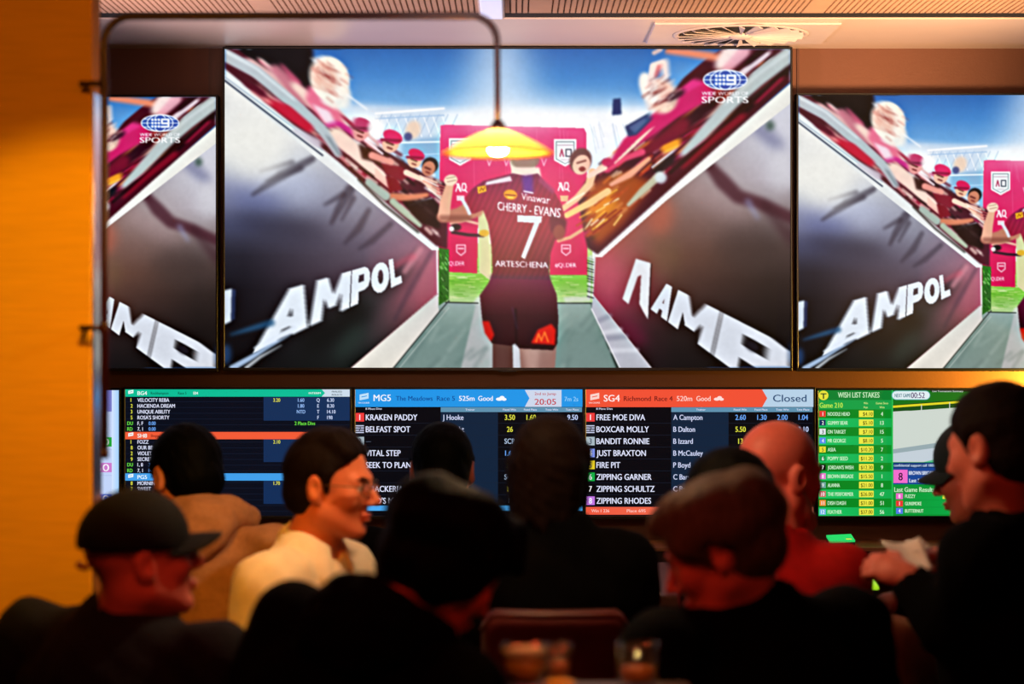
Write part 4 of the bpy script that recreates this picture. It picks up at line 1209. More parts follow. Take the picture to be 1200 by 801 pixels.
path = [(122.5, 533), (122.5, 300), (122.5, 52)] + bend((153, 50), 30.5, 180, 270) + [(300, 19.3), (548, 18.6)] + bend((552, 49), 30.5, 270, 360) + [(583, 100), (583, 151)]
pts = [W(p[0], p[1], ld) for p in path]
m = MB(); m.tube(pts, [0.0082 if i < 14 else 0.0078 - 0.0022 * max(0, i - 20) / (len(pts) - 20) for i in range(len(pts))], 16); m.build('pipe', M_pipe, root, True)
for py in (98, 384):
    a = W(122.5, py, ld)
    m = MB(); m.tube([a + np.array([0.004, 0, 0]), (xe - 0.012, a[1], a[2])], 0.006, 12); m.tube([(xe - 0.012, ld, a[2]), (xe - 0.012, pd + 0.002, a[2])], 0.006, 12)
    m.lathe([(0.0095, -0.012), (0.0105, -0.008), (0.0105, 0.008), (0.0095, 0.012)], a, 16)
    m.build('bracket', M_pipe, root, True)
m = MB(); a = W(122.5, 533, ld); m.lathe([(0, -0.008), (0.009, -0.006), (0.0095, 0.01), (0.008, 0.012)], a, 16); m.build('end_cap', M_pipe, root, True)
top = W(583, 149, ld); rim = W(583.5, 179, ld)
R = 65.5 * ld / FPX
h = top[2] - rim[2]
prof = [(0.010, h), (0.018, h * 0.90), (0.040, h * 0.74), (0.066, h * 0.52), (0.088, h * 0.30), (0.104, h * 0.12), (R, 0.0)]
inn = [(max(r - 0.003, 0.006), z - 0.004) for r, z in prof[::-1]]
m = MB(); m.lathe(prof + inn, rim, 56, close=False); m.build('lamp_shade', M_shade, root, True)
m = MB(); m.lathe([(0.0, h + 0.016), (0.009, h + 0.014), (0.014, h + 0.006), (0.020, h - 0.006), (0.012, h - 0.008)], rim, 24); m.build('gallery', M_pipe, root, True)
bm_ = MB()
bz = h * 0.40
bm_.lathe([(0.0, bz - 0.026), (0.014, bz - 0.023), (0.024, bz - 0.010), (0.026, bz), (0.020, bz + 0.012), (0.010, bz + 0.022), (0.0, bz + 0.024)], rim, 24)
M_bulb = emit_mat('warm_bulb', (255, 232, 186), 900); bm_.build('bulb', M_bulb, root, True)
pl = light('bulb_light', 'POINT', tuple(rim + np.array([0, 0, -0.03])), (0, 4.25, 0), 9, (1.0, 0.32, 0.05), 0.04)
pl.parent = root; pl.location = Vector(rim + np.array([0, 0, -0.03])) - Vector(root.location)

# ------------------------------------------------------------------ the ledge, tables and small things
zl = W(0, 640, 6.56)[2]
root = empty('wall_shelf', (0.3, YW, zl - 0.07), 'long brown shelf running along the wall under the lower row of screens', 'shelf')
m = MB(); m.box((-3.1, 6.52, zl - 0.012), (3.1, YW, zl), 0.002); m.build('shelf_top', M_ledge, root)
m = MB(); m.box((-3.1, 6.53, zl - 0.072), (3.1, YW, zl - 0.0125)); m.build('apron', M_black, root)
for px in (300, 760, 1005, 1180):
    xx = (px - 600) * 6.6 / FPX
    m = MB(); m.add([(xx - 0.012, 6.56, zl - 0.073), (xx - 0.012, YW, zl - 0.073), (xx - 0.012, YW, zl - 0.30), (xx + 0.012, 6.56, zl - 0.073), (xx + 0.012, YW, zl - 0.073), (xx + 0.012, YW, zl - 0.30)],
          [(0, 1, 2), (5, 4, 3), (0, 3, 4, 1), (1, 4, 5, 2), (2, 5, 3, 0)])
    m.build('bracket', M_black, root)

def table(name, cx, cy, w, dp, zt_, label, cat, round_=False, edge=None):
    root = empty(name, (cx, cy, 0), label, cat)
    m = MB()
    if round_: m.lathe([(0.0, zt_ - 0.03), (w - 0.006, zt_ - 0.03), (w, zt_ - 0.024), (w, zt_ - 0.004), (w - 0.004, zt_), (0.0, zt_)], (cx, cy, 0), 56)
    else: m.box((cx - w, cy - dp, zt_ - 0.03), (cx + w, cy + dp, zt_), 0.004)
    m.build('tabletop', M_wood, root)
    m = MB(); m.tube([(cx, cy, 0.03), (cx, cy, zt_ - 0.03)], 0.03, 18); m.build('pedestal', M_black, root, True)
    m = MB(); m.lathe([(0.0, 0), (0.15, 0), (0.15, 0.012), (0.04, 0.03), (0.0, 0.03)], (cx, cy, 0), 36); m.build('foot', M_black, root)
    return root
table('bar_table', 0.52, 5.52, 0.175, 0.39, 0.915, 'dark wooden high table with a long white paper along its edge', 'table')
table('bar_table', 0.85, 5.43, 0.13, 0.13, 0.862, 'small dark round table behind the red shirt, holding a green-topped stand', 'table', True)
table('bar_table', 0.15, 3.25, 0.145, 0.17, 0.983, 'small dark table in front with drinks standing on it', 'table')
# paper along the left edge of the long high table
m = MB(); m.box((0.347, 5.14, 0.9155), (0.376, 5.90, 0.9175)); m.box((0.3475, 5.15, 0.9177), (0.372, 5.88, 0.9190)); o = m.build('folded_paper', M_paper); tag(o, 'long white folded paper lying along the edge of the dark high table', 'paper')
# salt-shaker like small pot on it
c = W(757, 668, 5.66); c[2] = 0.9155
root = empty('small_cup', c, 'small white cup with an orange side on the dark high table', 'cup')
M_cup = mat('white_cup', (226, 222, 220), 0.35, noise=0.03); M_orange = mat('orange_wrap', (206, 110, 50), 0.5, noise=0.08)
m = MB(); m.lathe([(0, 0), (0.020, 0), (0.024, 0.03), (0.0245, 0.034), (0.022, 0.033), (0.018, 0.004), (0, 0.004)], c, 28); m.build('cup_body', M_cup, root, True)
m = MB(); m.lathe([(0.0215, 0.006), (0.0245, 0.022)], c, 28); m.build('sleeve', M_orange, root, True)

M_green = emit_mat('green_lit_panel', (30, 220, 110), 0.75); M_lime = emit_mat('lime_lit_panel', (170, 236, 40), 0.85); M_yel = emit_mat('yellow_lit_label', (236, 220, 60), 0.8)
def ticket_stand(c, w, hgt, rise, mtop, label, flip=1):
    root = empty('counter_unit', c, label, 'counter unit')
    x, y, z = c
    m = MB()
    a, b_ = (-w, w)
    za, zb_ = (hgt + rise, hgt) if flip > 0 else (hgt, hgt + rise)
    dp = 0.04
    m.add([(x + a, y - dp, z), (x + b_, y - dp, z), (x + b_, y + dp, z), (x + a, y + dp, z), (x + a, y - dp, z + za), (x + b_, y - dp, z + zb_), (x + b_, y + dp, z + zb_ + 0.012), (x + a, y + dp, z + za + 0.012)],
          [(3, 2, 1, 0), (4, 5, 6, 7), (0, 1, 5, 4), (1, 2, 6, 5), (2, 3, 7, 6), (3, 0, 4, 7)])
    m.build('housing', M_black, root)
    t = 0.003
    m = MB()
    q = [(x + a, y - dp - 0.002, z + za), (x + b_, y - dp - 0.002, z + zb_), (x + b_, y + dp, z + zb_ + 0.012), (x + a, y + dp, z + za + 0.012)]
    m.add([(p[0], p[1], p[2] + 0.0005) for p in q] + [(p[0], p[1], p[2] + t + 0.004) for p in q], [(3, 2, 1, 0), (4, 5, 6, 7), (0, 1, 5, 4), (1, 2, 6, 5), (2, 3, 7, 6), (3, 0, 4, 7)])
    if flip > 0:
        m.add([(x + a, y - dp - 0.0025, z + za), (x + b_, y - dp - 0.0025, z + zb_), (x + a, y - dp - 0.0025, z + zb_)], [(2, 1, 0)])
    m.build('lit_top', mtop, root)
    return root
c = W(985, 640, 6.6); c[2] = zl
r_ = ticket_stand(c, 0.040, 0.010, 0.004, M_green, 'small flat unit with a glowing green top on the wall shelf', -1)
m = MB(); m.box((c[0] + 0.014, c[1] - 0.03, c[2] + 0.0205), (c[0] + 0.032, c[1] + 0.02, c[2] + 0.0235), 0.001); m.build('yellow_label', M_yel, r_)
c = W(1016, 716, 5.42); c[2] = 0.862
ticket_stand(c, 0.024, 0.038, 0.022, M_lime, 'black unit with a glowing lime wedge on the small round table', 1)

# chair of the man in the middle
M_seat = mat('oxblood_leather', (70, 20, 18), 0.45, noise=0.15, scale=12, bump=0.08)
M_dark = mat('dark_chair_metal', (26, 20, 20), 0.4)
def chair(cx, cy, zt_, label):
    root = empty('dining_chair', (cx, cy, 0), label, 'chair')
    hw = 0.162
    m = MB()
    N = 14
    prof = []
    # padded back: rounded top corners, slight curve, roll along the top
    V = []; F = []
    nx, nz = 22, 12
    for side in (0, 1):
        for i in range(nx + 1):
            u = -1 + 2 * i / nx
            zz_top = zt_ - 0.035 * max(0, abs(u) - 0.80) ** 2 / 0.04
            for j in range(nz + 1):
                t = j / nz
                z = 0.62 + (zz_top - 0.62) * t
                th = 0.016 + 0.010 * math.sin(math.pi * min(1, t * 1.0)) ** 0.5 + (0.010 if t > 0.86 else 0)
                if j in (0, nz) or i in (0, nx): th *= 0.35
                y = cy - 0.20 - 0.05 * t + 0.03 * (u * u) + (th if side else -th)
                V.append((cx + u * hw, y, z))
    g = lambda s, i, j: s * (nx + 1) * (nz + 1) + i * (nz + 1) + j
    for i in range(nx):
        for j in range(nz):
            F.append((g(0, i, j), g(0, i + 1, j), g(0, i + 1, j + 1), g(0, i, j + 1)))
            F.append((g(1, i, j), g(1, i, j + 1), g(1, i + 1, j + 1), g(1, i + 1, j)))
    for i in range(nx):
        F.append((g(0, i, nz), g(0, i + 1, nz), g(1, i + 1, nz), g(1, i, nz))); F.append((g(0, i + 1, 0), g(0, i, 0), g(1, i, 0), g(1, i + 1, 0)))
    for j in range(nz):
        F.append((g(0, 0, j + 1), g(1, 0, j + 1), g(1, 0, j), g(0, 0, j))); F.append((g(0, nx, j), g(1, nx, j), g(1, nx, j + 1), g(0, nx, j + 1)))
    m.add(V, F); m.build('backrest', M_seat, root, True)
    m = MB(); m.tube([(cx + u * hw * 0.98, cy - 0.255 + 0.03 * u * u - 0.008, zt_ - 0.012 - 0.035 * max(0, abs(u) - 0.80) ** 2 / 0.04) for u in np.linspace(-1, 1, 15)], 0.009, 10); m.build('top_piping', M_seat, root, True)
    m = MB(); m.box((cx - 0.21, cy - 0.21, 0.44), (cx + 0.21, cy + 0.21, 0.50), 0.02); m.build('seat', M_seat, root)
    for s in (-1, 1):
        m = MB(); m.tube([(cx + s * 0.19, cy - 0.19, 0), (cx + s * 0.17, cy - 0.19, 0.45), (cx + s * 0.13, cy - 0.20, 0.66)], 0.012, 10); m.build('leg', M_dark, root, True)
        m = MB(); m.tube([(cx + s * 0.19, cy + 0.19, 0), (cx + s * 0.17, cy + 0.17, 0.45)], 0.012, 10); m.build('leg', M_dark, root, True)
    return root
cc = W(651, 715, 4.45)
chair(cc[0], 4.45 + 0.255, cc[2], 'oxblood red upholstered chair behind the seated long-haired person in black')

# drinks on the front table
def clear_glass(name, refl):
    m = bpy.data.materials.new(name); m.use_nodes = True
    nt = m.node_tree
    t = nt.nodes.new('ShaderNodeBsdfTransparent'); t.inputs[0].default_value = (0.93, 0.93, 0.92, 1)
    g = nt.nodes.new('ShaderNodeBsdfGlossy'); g.inputs['Roughness'].default_value = 0.06
    fr = nt.nodes.new('ShaderNodeLayerWeight'); fr.inputs['Blend'].default_value = refl
    nz = nt.nodes.new('ShaderNodeTexNoise'); nz.inputs['Scale'].default_value = 40
    x = nt.nodes.new('ShaderNodeMixShader')
    nt.links.new(fr.outputs['Facing'], x.inputs[0]); nt.links.new(t.outputs[0], x.inputs[1]); nt.links.new(g.outputs[0], x.inputs[2])
    nt.links.new(x.outputs[0], nt.nodes['Material Output'].inputs['Surface'])
    return m
M_glass = clear_glass('drinking_glass', 0.22)
M_beer = mat('amber_drink', (224, 140, 30), 0.25, noise=0.05, scale=30); M_foam = mat('cream_foam', (236, 206, 160), 0.7, noise=0.05, scale=40)
M_spirit = mat('orange_drink', (226, 120, 24), 0.25, noise=0.05)
def tumbler(px, pytop, d, r, hgt, fill, mfill, label, foam=0.0):
    c = W(px, pytop, d); c[2] = 0.983
    root = empty('drinking_glass', c, label, 'glass', 'drinks on the front table')
    m = MB(); t = 0.0022; rb = r * 0.80
    m.lathe([(0, 0), (rb - 0.002, 0), (rb, 0.003), (r, hgt), (r - t / 2, hgt + 0.001), (r - t, hgt), (rb - t, 0.010), (0, 0.009)], c, 40); m.build('glass_body', M_glass, root, True)
    rr = lambda z: (rb - t - 0.0006) + (r - rb) * (z - 0.01) / (hgt - 0.01)
    m = MB(); m.lathe([(0, 0.0105), (rr(0.0105), 0.0105), (rr(fill), fill), (0, fill)], c, 36); m.build('drink', mfill, root, True)
    if foam:
        m = MB(); m.lathe([(0, fill + 0.0004), (rr(fill), fill + 0.0004), (rr(fill + foam), fill + foam), (0, fill + foam + 0.002)], c, 36); m.build('foam', M_foam, root, True)
    return root
tumbler(615, 757, 3.36, 0.039, 0.071, 0.048, M_beer, 'wide glass of pale beer on the front table, left of the others', 0.016)
tumbler(747, 756, 3.36, 0.036, 0.072, 0.034, M_spirit, 'tapered tumbler with an orange drink in its lower half, on the front table')
tumbler(655, 760, 3.38, 0.022, 0.068, 0.040, M_spirit, 'small slim glass just right of the wide beer glass')
c = W(615, 757, 3.36); c[2] = 0.983
M_redcard = mat('red_card', (190, 16, 14), 0.6, noise=0.05); M_yellow = mat('yellow_ceramic', (236, 170, 24), 0.4, noise=0.05)
c = W(622, 800, 3.28); c[2] = 0.983
o = MB(); o.box((c[0] - 0.022, c[1] - 0.02, 0.983), (c[0] + 0.022, c[1] + 0.02, 0.995), 0.002); o = o.build('matchbox', M_redcard); tag(o, 'little red box in front of the wide beer glass', 'box', 'drinks on the front table')
c = W(656, 790, 3.29); c[2] = 0.983
root = empty('sauce_tub', c, 'small yellow tub on the front table between the two larger glasses', 'tub', 'drinks on the front table')
m = MB(); m.lathe([(0, 0), (0.017, 0), (0.023, 0.020), (0.0245, 0.0225), (0.022, 0.0225), (0.016, 0.004), (0, 0.004)], c, 32); m.build('tub_body', M_yellow, root, True)
m = MB(); m.lathe([(0, 0.0165), (0.0200, 0.0165), (0.0200, 0.0175), (0, 0.018)], c, 28); m.build('sauce', M_spirit, root, True)
# ------------------------------------------------------------------ people: one continuous skinned surface each, grown from smoothly blended volumes
def v3(*a): return np.array(a, float)
def nrm(v): return v / (np.linalg.norm(v) + 1e-12)

class Field:
    def __init__(s, xs, ys, zs):
        s.ax = (xs, ys, zs)
        s.f = np.full((len(xs), len(ys), len(zs)), 0.05, np.float32)
    def win(s, lo, hi):
        sl = []
        for a, l, h in zip(s.ax, lo, hi):
            i, j = np.searchsorted(a, l), np.searchsorted(a, h)
            if i >= j: return None
            sl.append(slice(i, j))
        return tuple(sl)
    def pts(s, sl):
        x, y, z = (a[q] for a, q in zip(s.ax, sl))
        return x[:, None, None], y[None, :, None], z[None, None, :]
    def join(s, sl, d, k, sub=False):
        a = s.f[sl]
        d = d.astype(np.float32)
        if sub:
            d = -d
            if k <= 0: s.f[sl] = np.maximum(a, d); return
            h = np.clip(0.5 - 0.5 * (a - d) / k, 0, 1)
            s.f[sl] = a + (d - a) * h + k * h * (1 - h)
        else:
            if k <= 0: s.f[sl] = np.minimum(a, d); return
            h = np.clip(0.5 + 0.5 * (a - d) / k, 0, 1)
            s.f[sl] = a + (d - a) * h - k * h * (1 - h)
    def cone(s, a, b, ra, rb, k=0.02, sub=False):
        a, b = np.asarray(a, float), np.asarray(b, float)
        m = max(ra, rb) + 0.06
        sl = s.win(np.minimum(a, b) - m, np.maximum(a, b) + m)
        if sl is None: return
        X, Y, Z = s.pts(sl)
        d = b - a
        t = np.clip(((X - a[0]) * d[0] + (Y - a[1]) * d[1] + (Z - a[2]) * d[2]) / (d @ d + 1e-12), 0, 1)
        q = np.sqrt((X - a[0] - t * d[0]) ** 2 + (Y - a[1] - t * d[1]) ** 2 + (Z - a[2] - t * d[2]) ** 2) - (ra + (rb - ra) * t)
        s.join(sl, q, k, sub)
    def ell(s, c, r, R=None, k=0.02, sub=False, clip=None):
        """ellipsoid with centre c, radii r, rows of R = its axes; clip = list of (point, normal): keep the side where (p-point).normal < 0"""
        c = np.asarray(c, float); r = np.asarray(r, float)
        R = np.eye(3) if R is None else R
        ext = np.sqrt((R.T ** 2) @ (r ** 2)) + 0.06
        sl = s.win(c - ext, c + ext)
        if sl is None: return
        X, Y, Z = s.pts(sl)
        X, Y, Z = X - c[0], Y - c[1], Z - c[2]
        L = [R[i, 0] * X + R[i, 1] * Y + R[i, 2] * Z for i in range(3)]
        k0 = np.sqrt(sum((l / q) ** 2 for l, q in zip(L, r)))
        k1 = np.sqrt(sum((l / q ** 2) ** 2 for l, q in zip(L, r))) + 1e-6
        d = k0 * (k0 - 1) / k1
        if clip:
            for p, n in clip:
                p = np.asarray(p, float) - c
                d = np.maximum(d, (X - p[0]) * n[0] + (Y - p[1]) * n[1] + (Z - p[2]) * n[2])
        s.join(sl, d, k, sub)
    def wobble(s, amp, freq, seed=0, lo=None, hi=None):
        """folds: gentle low-frequency displacement"""
        X, Y, Z = s.pts((slice(None),) * 3)
        rg = np.random.default_rng(seed)
        acc = 0
        for i in range(4):
            k = rg.normal(size=3) * freq
            acc = acc + np.sin(X * k[0] + Y * k[1] + Z * k[2] * 0.8 + rg.random() * 6.28)
        s.f += (amp * acc / 2.2).astype(np.float32)
    def mesh(s, name):
        f = s.f
        ax = s.ax
        f[0] = f[-1] = 0.05; f[:, 0] = f[:, -1] = 0.05; f[:, :, 0] = f[:, :, -1] = 0.05
        ins = f < 0
        n = [len(a) for a in ax]
        any_ = np.zeros((n[0] - 1, n[1] - 1, n[2] - 1), bool); all_ = np.ones_like(any_)
        for i in (0, 1):
            for j in (0, 1):
                for k in (0, 1):
                    q = ins[i:n[0] - 1 + i, j:n[1] - 1 + j, k:n[2] - 1 + k]
                    any_ |= q; all_ &= q
        act = any_ & ~all_
        ci = np.argwhere(act)
        idx = np.full(act.shape, -1, np.int64); idx[act] = np.arange(len(ci))
        P = np.zeros((len(ci), 3)); cnt = np.zeros(len(ci))
        corner = [(i, j, k) for i in (0, 1) for j in (0, 1) for k in (0, 1)]
        def val(c): return f[ci[:, 0] + c[0], ci[:, 1] + c[1], ci[:, 2] + c[2]].astype(float)
        def pos(c): return np.stack([ax[a][ci[:, a] + c[a]] for a in range(3)], 1)
        vals = {c: val(c) for c in corner}; poss = {c: pos(c) for c in corner}
        for a in range(3):
            for c in corner:
                if c[a]: continue
                c2 = list(c); c2[a] = 1; c2 = tuple(c2)
                u, w = vals[c], vals[c2]
                x = (u < 0) != (w < 0)
                t = np.where(x, u / np.where(x, u - w, 1), 0)[:, None]
                P += np.where(x[:, None], poss[c] * (1 - t) + poss[c2] * t, 0); cnt += x
        P /= cnt[:, None]
        Q = []
        for a in range(3):
            b, c = (a + 1) % 3, (a + 2) % 3
            s0 = [slice(None)] * 3; s1 = [slice(None)] * 3
            s0[a] = slice(0, n[a] - 1); s1[a] = slice(1, n[a])
            e0, e1 = ins[tuple(s0)], ins[tuple(s1)]
            for up in (0, 1):
                e = np.argwhere((e0 & ~e1) if up else (~e0 & e1))
                e = e[(e[:, b] > 0) & (e[:, c] > 0) & (e[:, b] < n[b] - 1) & (e[:, c] < n[c] - 1)]
                if not len(e): continue
                def cell(db, dc):
                    q = e.copy(); q[:, b] -= db; q[:, c] -= dc
                    return idx[q[:, 0], q[:, 1], q[:, 2]]
                quad = np.stack([cell(1, 1), cell(0, 1), cell(0, 0), cell(1, 0)], 1)
                Q.append(quad if up else quad[:, ::-1])
        Q = np.concatenate(Q)
        me = bpy.data.meshes.new(name)
        me.vertices.add(len(P)); me.vertices.foreach_set('co', P.ravel())
        me.loops.add(Q.size); me.loops.foreach_set('vertex_index', Q.ravel().astype(np.int32))
        me.polygons.add(len(Q)); me.polygons.foreach_set('loop_start', np.arange(0, Q.size, 4))
        me.update(calc_edges=True)
        me.validate()
        return me, P, Q

def axis(lo, hi, h, fine=()):
    """grid lines from lo to hi, spacing h, finer inside the given spans"""
    out = [lo]
    while out[-1] < hi:
        x = out[-1]; st = h
        for a, b, q in fine:
            if a - st <= x <= b: st = min(st, q)
        out.append(x + st)
    return np.array(out)

def frame(yaw, pitch=0.0, roll=0.0):
    """rows: right, forward, up of a head or trunk looking along yaw (0 = +X, 90 = towards the screens)"""
    t = math.radians(yaw); p = math.radians(pitch); r = math.radians(roll)
    f0 = v3(math.cos(t), math.sin(t), 0); rt = v3(math.sin(t), -math.cos(t), 0)
    f = f0 * math.cos(p) - v3(0, 0, 1) * math.sin(p)
    u = np.cross(rt, f)
    rt2 = rt * math.cos(r) + u * math.sin(r)
    u2 = np.cross(rt2, f)
    return np.stack([rt2, f, u2])

def head_field(F, c, R, s=1.0, heavy=1.0):
    L = lambda x, y, z: c + s * (R[0] * x + R[1] * y + R[2] * z)
    e = lambda p, r, k=0.015, sub=False, Rm=R: F.ell(L(*p), np.array(r) * s, Rm, k, sub)
    cn = lambda a, b, ra, rb, k=0.015, sub=False: F.cone(L(*a), L(*b), ra * s, rb * s, k, sub)
    e((0, -0.012, 0.040), (0.076, 0.097, 0.086))
    e((0, 0.030, -0.028), (0.060 * heavy, 0.062, 0.082), 0.03)
    for q in (-1, 1):
        cn((q * 0.052 * heavy, -0.004, -0.052), (q * 0.022, 0.058, -0.096), 0.022 * heavy, 0.016, 0.025)
        e((q * 0.040, 0.060, -0.018), (0.024, 0.024, 0.026), 0.02)
        cn((q * 0.012, 0.086, 0.026), (q * 0.042, 0.072, 0.022), 0.012, 0.010, 0.016)
    e((0, 0.070, -0.098), (0.022, 0.018, 0.018), 0.02)
    for q in (-1, 1):
        e((q * 0.031, 0.094, 0.006), (0.018, 0.014, 0.011), 0.012, True)
    for q in (-1, 1):
        e((q * 0.031, 0.074, 0.005), (0.0135, 0.0135, 0.0135), 0.002)
        cn((q * 0.018, 0.089, 0.0135), (q * 0.043, 0.080, 0.012), 0.0035, 0.003, 0.005)
    cn((0, 0.088, 0.016), (0, 0.114, -0.026), 0.0075, 0.0112, 0.010)
    for q in (-1, 1): e((q * 0.013, 0.100, -0.031), (0.008, 0.011, 0.007), 0.006)
    e((0, 0.092, -0.060), (0.024, 0.010, 0.006), 0.005)
    e((0, 0.0905, -0.0705), (0.020, 0.010, 0.0065), 0.005)
    e((0, 0.106, -0.0655), (0.024, 0.012, 0.0016), 0.003, True)
    for q in (-1, 1):
        Er = frame(0); Er = np.stack([R[0] * q * 0.94 + R[1] * -0.34, R[1] * 0.94 + R[0] * q * 0.34, R[2]])
        e((q * 0.082, -0.014, 0.000), (0.010, 0.021, 0.033), 0.008, False, Er)
        e((q * 0.094, -0.008, 0.004), (0.010, 0.012, 0.020), 0.006, True, Er)
        cn((q * 0.079, -0.004, -0.020), (q * 0.078, 0.000, -0.030), 0.008, 0.006, 0.006)

def hand_field(F, w, d, n, thumb, curl=(0.5, 0.6, 0.5), s=1.0, spread=0.0, out=None):
    """palm, five bent fingers; w wrist, d pointing direction, n palm normal (palm looks along n), thumb = +1/-1 side across"""
    d = nrm(np.asarray(d, float)); n = nrm(np.asarray(n, float) - d * (np.asarray(n, float) @ d)); a = np.cross(d, n) * thumb
    F.cone(w - d * 0.02, w + d * 0.03, 0.024 * s, 0.027 * s, 0.02)
    F.ell(w + d * 0.050 * s, np.array([0.046, 0.040, 0.016]) * s, np.stack([d, a, n]), 0.015)
    lens = (0.075, 0.084, 0.078, 0.062)
    for i in range(4):
        off = (1.5 - i) * 0.0195 * s
        b = w + d * 0.086 * s + a * off - (0.004 if i in (0, 3) else 0) * d
        dd = nrm(d + a * (1.5 - i) * (0.06 + spread)); nn = n
        p = b; th = 0
        for j, fr in enumerate((0.44, 0.32, 0.24)):
            th += curl[j]
            v = dd * math.cos(th) + nn * math.sin(th)
            q = p + v * lens[i] * fr * s
            F.cone(p, q, (0.0095 - 0.0010 * j) * s, (0.0088 - 0.0010 * j) * s, 0.004)
            p = q
    b = w + d * 0.030 * s + a * 0.030 * s + n * 0.006
    v1 = nrm(d * 0.6 + a * 0.75 + n * 0.35); q = b + v1 * 0.036 * s; F.cone(b - v1 * 0.012, q, 0.0145 * s, 0.0115 * s, 0.012)
    v2 = nrm(d * 0.85 + a * 0.25 + n * 0.5); q2 = q + v2 * 0.032 * s; F.cone(q, q2, 0.0110 * s, 0.0085 * s, 0.004)

SKIN = {}
def skin_mats(tone, i):
    if tone not in SKIN:
        SKIN[tone] = [mat('skin_tone', tone, 0.5, noise=0.06, scale=60, bump=0.05, bscale=200, spec=0.35),
                      mat('lips', tuple(np.array(tone) * np.array([0.95, 0.82, 0.80])), 0.4, noise=0.03),
                      mat('eye_white', (210, 200, 195), 0.2, noise=0.02), mat('iris', (40, 26, 18), 0.15, noise=0.1)]
    return SKIN[tone]

